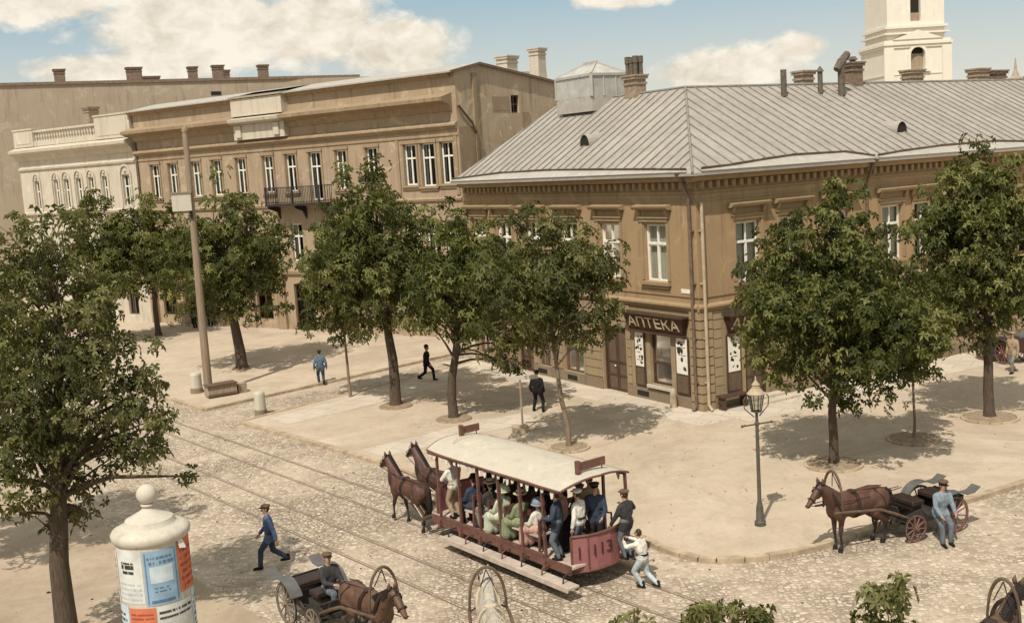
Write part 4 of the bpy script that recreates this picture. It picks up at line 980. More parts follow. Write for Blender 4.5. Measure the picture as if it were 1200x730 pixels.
    x.use('mouth'); x.ell(Hd + RY @ Vector((0, .088, -.052)), (.024, .010, .007), RY, 6, 5)
    if not woman:
        x.use('hair'); x.ell(Hd + RY @ Vector((0, .094, -.038)), (.032, .012, .010), RY, 6, 5)
        if beard: x.ell(Hd + RY @ Vector((0, .062, -.095)), (.055, .05, .075), RY, 8, 6)
    b = blob('body', body, .021, 'skin', root, 2, x)
    h = MB().use(hairc); h.ell(Hd + RY @ Vector((0, -.022, .016)), (.083, .092, .108), RY, 12, 8)
    if woman: h.ell(Hd + RY @ Vector((0, -.09, .06)), (.055, .055, .05), RY, 8, 6)
    h.build('hair', root, smooth=True)
    jk = torso(.022) + arms(.017, .93)
    if not woman and top not in ('white_cloth',): jk += [('c', p + Vector((-.08, 0, -.02)), hip[0].lerp(K_[0], .3), .128, .118), ('c', p + Vector((.08, 0, -.02)), hip[1].lerp(K_[1], .3), .128, .118)]
    jk += [('c', Nk - t * .03, Nk + t * .035, .075, .064)]
    blob('blouse' if woman else ('shirt' if top == 'white_cloth' else 'jacket'), jk, .024, top, root, 2)
    if woman:
        kc = (K_[0] + K_[1]) / 2; ac = (An[0] + An[1]) / 2
        if p.z > .8: prm = [('c', p + Vector((0, 0, .08)), p + Vector((0, -.02, -.3)), .135, .22), ('c', p + Vector((0, -.02, -.3)), Vector((p.x, p.y - .02, .26)), .22, .26)]
        else: prm = [('c', p + Vector((s * .07, -.02, .04)), K_[i] + Vector((s * .03, 0, 0)), .15, .13) for i, s in ((0, -1), (1, 1))] + [('c', K_[i] + Vector((s * .03, 0, -.02)), An[i] + Vector((s * .05, .05, .09)), .13, .14) for i, s in ((0, -1), (1, 1))] + [('c', kc, ac + Vector((0, .02, .1)), .14, .14), ('c', p, kc, .14, .14)]
        blob('skirt', prm, .03, legs, root, 3)
    else:
        prm = [('c', p + Vector((-.07, 0, .02)), p + Vector((.07, 0, .02)), .135, .135)]
        for i in (0, 1): prm += [('c', hip[i], K_[i], .108, .078), ('c', K_[i], An[i] + Vector((0, 0, .01)), .078, .064)]
        blob('trousers', prm, .024, legs, root, 2)
    s_ = MB().use(shoes)
    for i in (0, 1): s_ = MB().use(shoes); s_.cap(An[i] + Vector((0, -.025, -.03)), An[i] + Vector((0, .16, -.048)), .05, .037, 8); s_.cap(An[i] + Vector((0, -.01, .06)), An[i] + Vector((0, -.02, -.03)), .05, .05, 8); s_.build('shoe', root, smooth=True)
    if belt:
        q = MB().use(belt); c = p + t * .10; q.lathe([(.165, -.022), (.168, .022)], c, 14); q.build('belt', root, smooth=True)
    if apron:
        q = [('c', p + Vector((s * .05, .06, 0)), K_[i] + Vector((0, .05, 0)), .125, .12) for i, s in ((0, -1), (1, 1))] + [('c', K_[i] + Vector((0, .04, 0)), An[i] + Vector((0, .03, .08)), .12, .12) for i in (0, 1)] + [('c', p + Vector((0, .04, 0)), (K_[0] + K_[1]) / 2 + Vector((0, .04, 0)), .15, .15), ('c', (K_[0] + K_[1]) / 2 + Vector((0, .04, 0)), (An[0] + An[1]) / 2 + Vector((0, .03, .1)), .15, .13)]
        blob('apron', q, .03, apron, root, 3)
    hc = Hd + RY @ Vector((0, -.012, .0))
    q = MB().use(hatcol)
    if hat == 'cap':
        q.ell(hc + RY @ Vector((0, -.005, .088)), (.118, .128, .048), RY, 14, 7); q.lathe([(.098, .04), (.100, .085)], hc, 14, RY); q.use('black' if hatcol != 'white_cloth' else 'charcoal'); q.ell(hc + RY @ Vector((0, .12, .052)), (.07, .06, .012), RY, 10, 4)
    elif hat == 'peaked':
        q.lathe([(.098, .035), (.1, .08), (.128, .1), (.125, .125), (.03, .132)], hc, 16, RY); q.use('black'); q.lathe([(.101, .03), (.103, .07)], hc, 16, RY); q.ell(hc + RY @ Vector((0, .115, .04)), (.07, .055, .012), RY, 10, 4)
    elif hat == 'boater':
        q.lathe([(.175, .062), (.178, .074), (.1, .076), (.098, .15), (.02, .155)], hc, 18, RY); q.use('charcoal'); q.lathe([(.102, .078), (.101, .115)], hc, 18, RY)
    elif hat == 'bonnet':
        q.ell(hc + RY @ Vector((0, -.03, .06)), (.17, .18, .13), RY, 14, 8); q.ell(hc + RY @ Vector((0, -.02, .0)), (.2, .2, .05), RY, 14, 6)
    elif hat == 'wide':
        q.lathe([(.25, .055), (.26, .075), (.13, .09), (.12, .16), (.04, .185)], hc, 18, RY); q.use('charcoal'); q.lathe([(.126, .09), (.122, .12)], hc, 18, RY)
    elif hat == 'bowler':
        q.lathe([(.13, .06), (.135, .072), (.1, .075), (.098, .12), (.07, .165), (.02, .18)], hc, 16, RY)
    if hat: q.build('hat', root, smooth=True)
    return root
SIT = dict(pel=(0, 0, .56), lean=(0, -.03), hands=((-.15, .36, .66), (.15, .36, .66)), feet=((-.12, .42, 0), (.12, .42, 0)))
# ------------------------------------------------------------------ horses
def horse(label, loc, rz, coat, mane='mane', step=0, headup=0.0, scale=1.0, group=None, strap='leather', blink=True, bit_to=None, headturn=0):
    r = thing('horse', label, 'horse', loc, rz, group); r.scale = (scale,) * 3
    V = Vector; hu = headup
    Tn = Matrix.Rotation(rad(headturn), 3, 'Z'); nb = V((0, .66, 1.28))
    poll = nb + Tn @ V((0, .46, .45 + hu)); muz = poll + Tn @ V((0, .40, -.36 + hu * .4))
    P = [('e', V((0, .42, 1.10)), (.235, .42, .31)), ('e', V((0, -.02, 1.06)), (.265, .55, .31)), ('e', V((0, -.58, 1.13)), (.27, .40, .30)), ('c', V((0, .5, 1.25)), V((0, .3, 1.36)), .15, .11), ('c', V((0, .25, 1.33)), V((0, -.5, 1.33)), .10, .13),
         ('c', V((0, .62, 1.14)), nb.lerp(poll, .55), .225, .145), ('c', nb.lerp(poll, .45), poll, .155, .105), ('c', nb + V((0, -.12, .1)), poll + V((0, -.04, .0)), .1, .07),
         ('c', poll + Tn @ V((0, .02, -.01)), muz, .108, .066), ('e', poll.lerp(muz, .3) + Tn @ V((0, -.03, -.07)), (.068, .12, .10)), ('e', muz + Tn @ V((0, .015, -.01)), (.062, .07, .062)),
         ('e', V((.15, .58, 1.02)), (.11, .2, .26)), ('e', V((-.15, .58, 1.02)), (.11, .2, .26)), ('e', V((.15, -.66, 1.08)), (.14, .27, .32)), ('e', V((-.15, -.66, 1.08)), (.14, .27, .32))]
    hvs = []
    st = step
    for s, ph in ((-1, 1), (1, -1)):
        dy = st * ph; lift = max(0, dy) * .35
        el_, kn, fe, ho = V((s * .14, .55 + dy * .1, .82)), V((s * .14, .57 + dy * .6, .46 + lift * .4)), V((s * .135, .53 + dy * .75, .15 + lift)), V((s * .135, .57 + dy * .85, .06 + lift))
        P += [('c', V((s * .14, .56, .98)), el_, .125, .092), ('c', el_, kn, .085, .052), ('e', kn, (.056, .056, .07)), ('c', kn, fe, .044, .036), ('c', fe, ho, .046, .05)]
        hvs.append(ho)
        dy = -st * ph; lift = max(0, dy) * .25
        sf, hk, fe, ho = V((s * .16, -.44 + dy * .35, .80)), V((s * .145, -.80 + dy * .55, .52 + lift * .4)), V((s * .14, -.72 + dy * .8, .16 + lift)), V((s * .14, -.66 + dy * .88, .06 + lift))
        P += [('c', V((s * .15, -.6, 1.02)), sf, .17, .115), ('c', sf, hk, .11, .055), ('e', hk + V((0, -.02, .02)), (.045, .065, .07)), ('c', hk, fe, .046, .038), ('c', fe, ho, .046, .05)]
        hvs.append(ho)
    x = MB().use('eye')
    for s in (-1, 1): x.ell(poll.lerp(muz, .28) + Tn @ V((s * .092, 0, .02)), (.02, .025, .022), None, 8, 6); x.ell(muz + Tn @ V((s * .045, .05, .0)), (.016, .018, .02), None, 6, 5)
    x.use(coat)
    for s in (-1, 1):
        e = poll + Tn @ V((s * .062, -.02, .06)); x.tube([e, e + Tn @ V((s * .02, -.005, .08)), e + Tn @ V((s * .022, .02, .17))], [.042, .046, .008], 8)
    b = blob('body', P, .032, coat, r, 5, x)
    for ho in hvs: hv = MB().use('mane'); hv.lathe([(.066, -.06), (.052, .035)], ho, 10); hv.build('hoof', b, smooth=True)
    mn = MB().use(mane); rnd = random.Random(int(loc[0] * 10)); 
    nsg = 15
    for i in range(nsg):
        f = i / (nsg - 1); c = (nb + V((0, -.2, .12))).lerp(poll + V((0, -.03, .1)), f); 
        for s in (1, .3): mn.tube([c + V((0, 0, .0)), c + V((s * .09, -.03, -.02)), c + V((s * .15, -.04, -.17 - .08 * rnd.random()))], [.035, .034, .012], 5)
    c = poll + Tn @ V((0, .03, .1)); mn.tube([c, c + Tn @ V((0, .08, -.03)), c + Tn @ V((0, .11, -.17))], [.035, .03, .008], 5); mn.build('mane', r, smooth=True)
    tl = MB().use(mane); tl.tube([(0, -.93, 1.28), (0, -1.05, 1.22), (0, -1.10, .98), (.02, -1.08, .72), (.02, -1.05, .5)], [.045, .06, .085, .075, .02], 8); tl.build('tail', r, smooth=True)
    hs = MB().use(strap)   # collar, saddle pad, girth, breeching, bridle
    def loop(cy, cz, rx, rz_, w_, tilt=0.0, n=20, k=1.0):
        pts = []
        for i in range(n + 1):
            a = 2 * math.pi * i / n; z = rz_ * math.sin(a); pts.append((rx * math.cos(a), cy + z * tilt, cz + z))
        hs.tube(pts, w_, 6, caps=False)
    loop(.70, 1.22, .225, .36, .042, .42); hs.build('collar', r, smooth=True); hs = MB().use(strap)
    loop(.12, 1.085, .272, .325, .018); loop(.06, 1.085, .274, .33, .014); hs.ell((0, .12, 1.42), (.13, .12, .04), None, 10, 5)
    for s in (-1, 1):
        hs.tube([(s * .2, .66, 1.08), (s * .275, .3, 1.06), (s * .29, -.2, 1.02), (s * .3, -.6, .98)], .013, 5); hs.tube([(s * .02, .1, 1.42), (s * .12, -.5, 1.42), (s * .1, -.9, 1.36)], .011, 5)
        hs.tube([(s * .15, -.45, 1.41), (s * .285, -.62, 1.2), (s * .29, -.7, .99)], .012, 5)
    hs.tube([(.29, -.62, 1.0), (.2, -.93, 1.0), (0, -1.0, 1.0), (-.2, -.93, 1.0), (-.29, -.62, 1.0)], .014, 5); hs.build('harness', r, smooth=True)
    br = MB().use(strap if strap != 'rope' else 'leather')
    for f, k in ((.18, 1.08), (.72, 1.0)):
        c = poll.lerp(muz, f); d = (muz - poll).normalized(); rr = (.112 - .04 * f) * k + .012; X = Tn @ V((1, 0, 0)); Y = d.cross(X)
        br.tube([c + X * math.cos(a) * rr + Y * math.sin(a) * rr * 1.15 for a in [2 * math.pi * i / 12 for i in range(13)]], .011, 5, caps=False)
    for s in (-1, 1):
        br.tube([poll.lerp(muz, .08) + Tn @ V((s * .115, 0, .02)), poll.lerp(muz, .75) + Tn @ V((s * .08, 0, -.02))], .011, 5)
        if blink: br.ell(poll.lerp(muz, .27) + Tn @ V((s * .118, .0, .01)), (.012, .05, .045), None, 8, 5)
    br.build('bridle', r, smooth=True)
    if bit_to is not None:
        q = MB().use('leather')
        for s in (-1, 1): a = muz + Tn @ V((s * .07, -.05, 0)); bt = V(bit_to) + V((s * .05, 0, 0)); q.tube([a, a.lerp(bt, .35) + V((s * .12, 0, -.02)), a.lerp(bt, .7) + V((s * .05, 0, -.05)), bt], .011, 5)
        q.build('rein', r, smooth=True)
    return r, poll, muz
# ------------------------------------------------------------------ cabs: light carriages with shafts and a bow over the horse
def wheel(name, root, c, R_, mat, n=12, rim=.035, side=1):
    mb = MB().use(mat); c = Vector(c); rot = Matrix.Rotation(rad(90), 3, 'Y')
    seg = 28; b = len(mb.v)
    ring = lambda r, x: [c + Vector((x, r * math.cos(2 * math.pi * i / seg), r * math.sin(2 * math.pi * i / seg))) for i in range(seg)]
    rs = [ring(R_ - .012, -rim / 2), ring(R_ - .012, rim / 2), ring(R_ - .06, rim / 2), ring(R_ - .06, -rim / 2)]
    mb.add(sum(rs, []), [(k * seg + i, k * seg + (i + 1) % seg, ((k + 1) % 4) * seg + (i + 1) % seg, ((k + 1) % 4) * seg + i) for k in range(4) for i in range(seg)])
    for i in range(n):
        a = 2 * math.pi * i / n + .2; d = Vector((0, math.cos(a), math.sin(a))); mb.tube([c + d * .05, c + d * (R_ - .05)], [.022, .016], 5)
    mb.tube([c + Vector((-.09, 0, 0)), c + Vector((.09, 0, 0))], [.06, .05], 10)
    o = mb.build(name, root, smooth=False)
    t = MB().use('iron'); rs = [ring(R_, -rim / 2 - .003), ring(R_, rim / 2 + .003), ring(R_ - .014, rim / 2 + .003), ring(R_ - .014, -rim / 2 - .003)]
    t.add(sum(rs, []), [(k * seg + i, k * seg + (i + 1) % seg, ((k + 1) % 4) * seg + (i + 1) % seg, ((k + 1) % 4) * seg + i) for k in range(4) for i in range(seg)]); t.build('tyre', o)
    return o
def cab(label, loc, rz, body='cart', wheelm='wheel_grey', fy=-1.38, ry=-2.62, style='hood', bow=True, group='horse cabs and carts', bowmat='shaft', name='horse_cab', cat='carriage', bowh=2.02, bww=.36):
    r = thing(name, label, cat, loc, rz, group); V = Vector
    Rf, Rr = .36, .48; tr = .58
    for s in (-1, 1): wheel('wheel', r, (s * tr, fy, Rf), Rf, wheelm, 10); wheel('wheel', r, (s * (tr + .02), ry, Rr), Rr, wheelm, 12)
    m = MB().use('iron'); m.tube([(-tr, fy, Rf), (tr, fy, Rf)], .03, 6); m.build('axle', r); m = MB().use('iron'); m.tube([(-tr, ry, Rr), (tr, ry, Rr)], .03, 6); m.build('axle', r)
    m = MB().use('iron')
    for s in (-1, 1): m.tube([(s * .38, fy + .3, .55), (s * .38, fy, .42), (s * .38, fy - .45, .5), (s * .36, (fy + ry) / 2, .52), (s * .38, ry + .45, .52), (s * .38, ry, .42), (s * .38, ry - .4, .66)], .026, 6)
    m.build('spring', r, smooth=True)
    # tub body
    sec = [(fy + .35, .50, .60), (fy + .18, .46, .62), (fy - .35, .40, .74), (fy - .5, .40, .56), (ry + .62, .40, .54), (ry + .35, .46, .85), (ry - .25, .50, 1.06), (ry - .45, .72, 1.26)]
    if style == 'wing': sec[-3:] = [(ry + .3, .46, .74), (ry - .25, .50, .84), (ry - .45, .62, .90)]
    m = MB().use(body)
    vs = []
    for y, zb, zt in sec:
        wd = .40 if y > fy - .4 else .50
        vs += [(-wd, y, zt), (-wd * .9, y, zb), (wd * .9, y, zb), (wd, y, zt)]
    n = len(sec); fs = []
    for i in range(n - 1):
        for k in range(3): fs.append((i * 4 + k, i * 4 + k + 1, i * 4 + 5 + k, i * 4 + 4 + k))
    fs += [(0, 1, 2, 3), ((n - 1) * 4, (n - 1) * 4 + 1, (n - 1) * 4 + 2, (n - 1) * 4 + 3)]
    m.add(vs, fs); bd = m.build('body', r)
    md = bd.modifiers.new('s', 'SOLIDIFY'); md.thickness = .03
    m = MB().use('leather'); m.box((0, fy - .28, .90), (.80, .40, .12)); m.box((0, fy - .28, .78), (.66, .34, .16)); m.build('driver_seat', r, bevel=.02)
    m = MB().use('leather'); m.box((0, ry - .02, .86), (.90, .48, .14)); m.build('passenger_seat', r, bevel=.03)
    if style != 'wing': m = MB().use('leather'); m.hexa([V(p) for p in ((-.45, ry - .3, .92), (.45, ry - .3, .92), (.45, ry - .22, .92), (-.45, ry - .22, .92), (-.47, ry - .48, 1.36), (.47, ry - .48, 1.36), (.47, ry - .4, 1.36), (-.47, ry - .4, 1.36))]); m.build('backrest', r, bevel=.03)
    m = MB().use('cart'); m.box((0, fy + .32, .74), (.72, .03, .36), rot=Matrix.Rotation(rad(-20), 3, 'X')); m.build('dashboard', r)
    for s in (-1, 1):
        m = MB().use('cart_grey' if style != 'hood' else 'cart'); pts = []
        for i in range(9): a = rad(20 + 17 * i); pts.append((fy + (Rf + .11) * math.cos(a), Rf + (Rf + .11) * math.sin(a)))
        pts += [((fy + ry) / 2 + .05, .34), ((fy + ry) / 2 - .2, .36)]
        for i in range(9): a = rad(28 + 16 * i); pts.append((ry + (Rr + .11) * math.cos(a), Rr + (Rr + .11) * math.sin(a)))
        if style == 'wing': pts = pts[11:18] + [(ry - .58, .98), (ry - .78, 1.10)]
        for (y0, z0), (y1, z1) in zip(pts, pts[1:]): m.hexa([V(p) for p in ((s * tr - .15, y0, z0), (s * tr + .15, y0, z0), (s * tr + .15, y1, z1), (s * tr - .15, y1, z1), (s * tr - .15, y0, z0 + .02), (s * tr + .15, y0, z0 + .02), (s * tr + .15, y1, z1 + .02), (s * tr - .15, y1, z1 + .02))])
        m.build('mudguard', r)
    if style == 'hood':
        m = MB().use('cart_grey')
        for i in range(4):      # the leather hood lies folded in a concertina behind the seat
            y0, z0, t = ry - .42 - .05 * i, 1.10 + .075 * i, rad(-12 + 7 * i); R_ = Matrix.Rotation(t, 3, 'X')
            m.box((0, y0 - .12, z0), (1.06 + .03 * i, .52, .06), rot=R_)
            for sx in (-1, 1): m.tube([(sx * .54, ry - .1, .98), (sx * (.53 + .015 * i), y0 - .34, z0 + .03)], .018, 5)
        m.build('folded_hood', r)
    for s in (-1, 1):
        m = MB().use('shaft'); m.tube([(s * .40, fy - .05, .52), (s * .42, fy + .5, .78), (s * .43, -.4, .98), (s * .40, .5, 1.08), (s * .36, .95, 1.12)], [.035, .04, .038, .035, .03], 8); m.build('shaft', r, smooth=True)
    if bow:
        m = MB().use(bowmat); pts = []
        for i in range(17):
            a = math.pi * i / 16; pts.append((bww * math.cos(a) * (1.0 if abs(math.cos(a)) > .9 else 1.03), .70, 1.05 + (bowh - 1.05) * (math.sin(a) ** .85)))
        m.tube(pts, [.024 + .010 * math.sin(math.pi * i / 16) for i in range(17)], 8); m.build('shaft_bow', r, smooth=True)
        m = MB().use('leather')
        for s in (-1, 1): m.tube([(0, .70, bowh - .05), (s * .14, .6, 1.62)], .012, 5); m.tube([(s * .38, .70, 1.1), (s * .23, .68, 1.2)], .02, 5)
        m.build('bow_strap', r)
    return r
# ------------------------------------------------------------------ trees
def np_mesh(name, co, quads, tint, mat):
    me = bpy.data.meshes.new(name); me.vertices.add(len(co)); me.vertices.foreach_set('co', co.astype(np.float32).ravel())
    n = len(quads); k = quads.shape[1]; me.loops.add(n * k); me.loops.foreach_set('vertex_index', quads.astype(np.int32).ravel())
    me.polygons.add(n); me.polygons.foreach_set('loop_start', (np.arange(n) * k).astype(np.int32)); me.update(calc_edges=True)
    at = me.attributes.new('tint', 'FLOAT', 'POINT'); at.data.foreach_set('value', tint.astype(np.float32)); me.materials.append(M[mat]); me.validate(); return me
def leaves(centres, rng, nspray, spread, leaf_len, leaf_w, nleaf, mat, ctint, droop=.35, upc=None):
    C_ = np.asarray(centres); nc = len(C_)
    idx = np.repeat(np.arange(nc), nspray); n = len(idx)
    off = rng.normal(size=(n, 3)) ; off /= np.linalg.norm(off, axis=1)[:, None] + 1e-6; off *= (rng.random(n) ** .45)[:, None] * spread[idx][:, None] * np.array([1, 1, .72])
    base = C_[idx] + off
    ax = off / (np.linalg.norm(off, axis=1)[:, None] + 1e-6) + np.array([0, 0, .45]) + rng.normal(size=(n, 3)) * .45; ax /= np.linalg.norm(ax, axis=1)[:, None]
    t1 = np.cross(ax, rng.normal(size=(n, 3))); t1 /= np.linalg.norm(t1, axis=1)[:, None] + 1e-6; t2 = np.cross(ax, t1)
    tint_s = np.clip(ctint[idx] + rng.normal(size=n) * .16, 0, 1)
    co, tn = [], []
    for k in range(nleaf):
        a = 2 * math.pi * k / nleaf + rng.random(n) * .5
        d = t1 * np.cos(a)[:, None] + t2 * np.sin(a)[:, None]
        L = leaf_len * (0.7 + .6 * rng.random(n)); side = np.cross(ax, d)
        tip = base + d * L[:, None] + ax * (L * (.15 - droop * rng.random(n)))[:, None] - np.array([0, 0, 1]) * (L * droop * .6)[:, None]
        mid = base + d * (L * .58)[:, None] + ax * (L * .14)[:, None]; w = (leaf_w * (.8 + .4 * rng.random(n)))[:, None]; fold = ax * (w * .35)
        co.append(np.stack([base, mid + side * w + fold, tip, mid - side * w + fold], 1)); tn.append(np.repeat(np.clip(tint_s + rng.normal(size=n) * .06, 0, 1), 4))
    co = np.concatenate(co).reshape(-1, 3); tn = np.concatenate(tn); q = np.arange(len(co)).reshape(-1, 4)
    tri = np.concatenate([q[:, [0, 1, 2]], q[:, [0, 2, 3]]]); return co, tri, tn
def tree(label, base, lobes, trunk_r, fork_z, seed, nclump=90, nspray=16, leaf=.24, clump_r=.55, mat='leaf', bark='bark', group='street trees', lean=(0, 0), tint=.42, name='tree', nleaf=5, cat='tree', trunk_top=None, forks=None):
    """lobes: list of (centre, radii) of the crown in world space"""
    rng = np.random.default_rng(seed); rnd = random.Random(seed); base = Vector(base)
    root = thing(name, label, cat, base, 0, group)
    vol = np.array([l[1][0] * l[1][1] * l[1][2] for l in lobes]); vol /= vol.sum()
    cl, tries = [], 0
    while len(cl) < nclump and tries < nclump * 60:
        tries += 1; li = rng.choice(len(lobes), p=vol); c, r = lobes[li]
        d = rng.normal(size=3); d /= np.linalg.norm(d); rr = min(1.13, (rng.random() ** .42) * (1 + .20 * rng.normal()))
        p = np.array(c) + d * rr * np.array(r)
        if p[2] < base.z + fork_z - .6: continue
        if all(np.linalg.norm(p - q) > clump_r * .55 for q in cl[-60:]): cl.append(p)
    cl = np.array(cl); top = max(c[2] + r[2] for c, r in lobes); cen = np.array(lobes[0][0])
    # trunk with limbs
    tt = trunk_top if trunk_top is not None else base.z + (top - base.z) * .78
    tp = []; ns = 9
    for i in range(ns):
        f = i / (ns - 1); z = base.z + (tt - base.z) * f; k = max(0, (z - base.z - fork_z * .4) / max(.1, tt - base.z - fork_z * .4)) ** 1.3
        tp.append(Vector((base.x + (cen[0] - base.x) * k + lean[0] * f + rnd.uniform(-.05, .05) * (i > 0), base.y + (cen[1] - base.y) * k + lean[1] * f + rnd.uniform(-.05, .05) * (i > 0), z)))
    rr_ = [trunk_r * (1.35 if i == 0 else 1.0) * (1 - .80 * (i / (ns - 1)) ** 1.1) for i in range(ns)]
    tp.insert(1, tp[0].lerp(tp[1], .25)); rr_.insert(1, trunk_r * 1.02)
    mb = MB().use(bark); mb.tube(tp, rr_, 10)
    def at(z):
        for a, b in zip(tp, tp[1:]):
            if a.z <= z <= b.z: return a.lerp(b, (z - a.z) / (b.z - a.z + 1e-6))
        return tp[-1]
    done = []
    for p in sorted(cl, key=lambda p: math.hypot(p[0] - cen[0], p[1] - cen[1])):
        v = Vector(p); hd = math.hypot(v.x - cen[0], v.y - cen[1])
        near = [q for q in done if (q[0] - v).length < clump_r * 2.6 and q[1] < hd - .2 and q[0].z < v.z + .5]
        if near and rnd.random() < .8:      # a side branch leaving an earlier limb
            q = min(near, key=lambda q: (q[0] - v).length); a = q[0]; r0 = max(.008, q[2] * .7); m = a.lerp(v, .5) + Vector((rnd.uniform(-.08, .08), rnd.uniform(-.08, .08), .06))
            mb.tube([a, m, v], [r0, r0 * .75, .006], 5, caps=False); done.append((v, hd, r0 * .6)); continue
        zb = min(tt - .1, max(base.z + fork_z + rnd.uniform(0, 1.5), v.z - .55 * hd - rnd.uniform(.3, 1.2)))
        a = at(zb); f = (zb - base.z) / (tt - base.z); r0 = min(trunk_r * .5, trunk_r * (1 - .8 * f) * .55) * (.5 + .5 * rnd.random()); m = a.lerp(v, .5) + Vector((rnd.uniform(-.15, .15), rnd.uniform(-.15, .15), .12 * hd))
        mb.tube([a, a.lerp(m, .55) + Vector((0, 0, .06)), m, m.lerp(v, .6), v], [r0, r0 * .75, r0 * .55, r0 * .4, .010], 5, caps=False); done.append((v, hd, max(.012, r0 * .4)))
    if forks:
        for q in forks: mb.tube([Vector(x) for x in q[0]], q[1], 7)
    mb.build('trunk', root, smooth=True, off=base)
    ct = np.clip(tint + rng.normal(size=len(cl)) * .27, 0, 1); sp = clump_r * (.70 + .60 * rng.random(len(cl)))
    co, tri, tn = leaves(cl, rng, nspray, sp, leaf, leaf * .23, nleaf, mat, ct)
    me = np_mesh('crown', co - np.array(base), tri, tn, mat); o = bpy.data.objects.new('crown', me); COL.objects.link(o); o.parent = root
    return root
def crown_box(base, x0, x1, y0, y1, depth=.9, dY=0.0):
    """an egg-shaped set of lobes whose outline seen from the window runs between these photo columns and rows, at the tree's own distance"""
    Y = base[1] + dY; a = AT((x0 + x1) / 2, y0, Y); b = AT((x0 + x1) / 2, y1, Y); l = AT(x0, (y0 + y1) / 2, Y); r = AT(x1, (y0 + y1) / 2, Y)
    cx, cz = (l.x + r.x) / 2, (a.z + b.z) / 2; rx, rz = (r.x - l.x) / 2, (a.z - b.z) / 2
    return (cx, Y, cz), (rx, rx * depth, rz)
def egg(base, x0, x1, y0, y1, seed, depth=.9, dY=0.0, top=.0, n=5):
    (cx, cy, cz), (rx, ry, rz) = crown_box(base, x0, x1, y0, y1, depth, dY); rnd = random.Random(seed)
    L = [((cx, cy, cz - rz * .22), (rx * .86, ry * .86, rz * .66)), ((cx + top * rx, cy, cz + rz * .42), (rx * .52, ry * .54, rz * .54))]
    for i in range(n):
        a = 2 * math.pi * (i + rnd.random() * .7) / n; zz = rnd.uniform(-.55, .30); q = .66 if zz < .05 else .56
        L.append(((cx + rx * q * math.cos(a), cy + ry * q * math.sin(a), cz + rz * zz), (rx * rnd.uniform(.28, .40), ry * .4, rz * rnd.uniform(.24, .38))))
    return L
def pit(c, r=1.0, ring=True):
    r *= .66
    mb = MB().use('soil'); mb.lathe([(r, PZ + .003), (r * .97, PZ + .05), (r * .4, PZ + .09), (.02, PZ + .1)], (0, 0, 0), 22); o = mb.build('tree_pit', loc=(c[0], c[1], 0), smooth=True); tag(o, kind='structure')
    if ring:
        k = MB().use('kerb'); n = 16
        for i in range(n):
            a0, a1 = 2 * math.pi * i / n, 2 * math.pi * (i + .93) / n; k.beam((r * 1.05 * math.cos(a0), r * 1.05 * math.sin(a0), PZ + .03), (r * 1.05 * math.cos(a1), r * 1.05 * math.sin(a1), PZ + .03), .09, .07)
        o = k.build('pit_kerb', loc=(c[0], c[1], 0)); tag(o, kind='structure')
# ------------------------------------------------------------------ horse tram
TH = 127.0; TF, TRt = ang(TH), ang(TH - 90); TO = Vector((-0.03, 27.54, 0)); TZ = rad(TH - 90)
def TL(x, y, z=0.0): return TO + TRt * x + TF * y + Vector((0, 0, z))
tram = thing('horse_tram', 'open-sided red and brown horse tram with pale canvas roof, crowded with passengers', 'tram', TO, TZ)
FLZ = .66
mb = MB().use('tram_step'); mb.box((0, -.02, FLZ - .03), (1.84, 5.9, .055)); mb.build('floor', tram)
for s in (-1, 1):
    m = MB().use('tram_wood'); m.beam((s * .95, -2.95, .58), (s * .95, 2.85, .58), .07, .2); m.beam((s * .95, -2.0, .71), (s * .95, 2.3, .71), .085, .05); m.build('sill', tram)
    m = MB().use('tram_step'); m.box((s * 1.20, -.72, .345), (.34, 5.2, .06)); m.box((s * 1.375, -.72, .33), (.03, 5.2, .13)); m.build('footboard', tram, bevel=.008)
    for i in range(7):
        y = -3.0 + i * .78; m = MB().use('tram_wood' if i % 2 else 'iron'); m.tube([(s * .97, y, .56), (s * 1.10, y, .575), (s * 1.22, y, .53), (s * 1.25, y, .375)], .02, 6); m.tube([(s * .97, y, .36), (s * 1.2, y, .318)], .016, 5); m.build('step_bracket', tram, smooth=True)
    for i in range(6):
        y = 1.45 - i * .875 if i < 5 else 2.42
        m = MB().use('tram_wood'); m.beam((s * .95, y, .5), (s * .97, y, 2.47), .062, .062, (1, 0, 0)); m.beam((s * .985, y, .40), (s * .985, y, .62), .10, .12, (1, 0, 0)); m.build('post', tram)
    m = MB().use('tram_wood'); m.beam((s * 1.03, -2.75, 2.45), (s * 1.03, 2.75, 2.45), .05, .09); m.build('roof_rail', tram)
m = MB().use('tram_wood'); m.beam((.92, -2.92, .6), (.95, -2.86, 2.5), .06, .06, (1, 0, 0)); m.build('post', tram)
# canvas roof with a camber, bowed ends
m = MB().use('tram_roof'); nx, ny = 12, 14; top, bot = [], []
rnd = random.Random(5)
for j in range(ny + 1):
    for i in range(nx + 1):
        u = -1 + 2 * i / nx; v = -1 + 2 * j / ny; endb = (abs(v) ** 5)
        wv = 1.08 - (.10 * endb if v > 0 else 0); y = v * 2.86 + (.16 * (1 - u * u)) * (1 if v > 0 else -1) * endb
        z = 2.49 + .235 * (1 - u * u) - .05 * endb * (1 - abs(u)) + .008 * math.sin(v * 17) * (1 - u * u) + rnd.uniform(-.004, .004)
        top.append((u * wv, y, z)); bot.append((u * wv, y, z - .045))
n1 = len(top); W_ = nx + 1; fs = []
for j in range(ny):
    for i in range(nx):
        a = j * W_ + i; fs.append((a, a + 1, a + 1 + W_, a + W_)); fs.append((n1 + a, n1 + a + W_, n1 + a + 1 + W_, n1 + a + 1))
m.add(top + bot, fs); m.use('tram_wood'); ed = [j * W_ for j in range(ny + 1)]; 
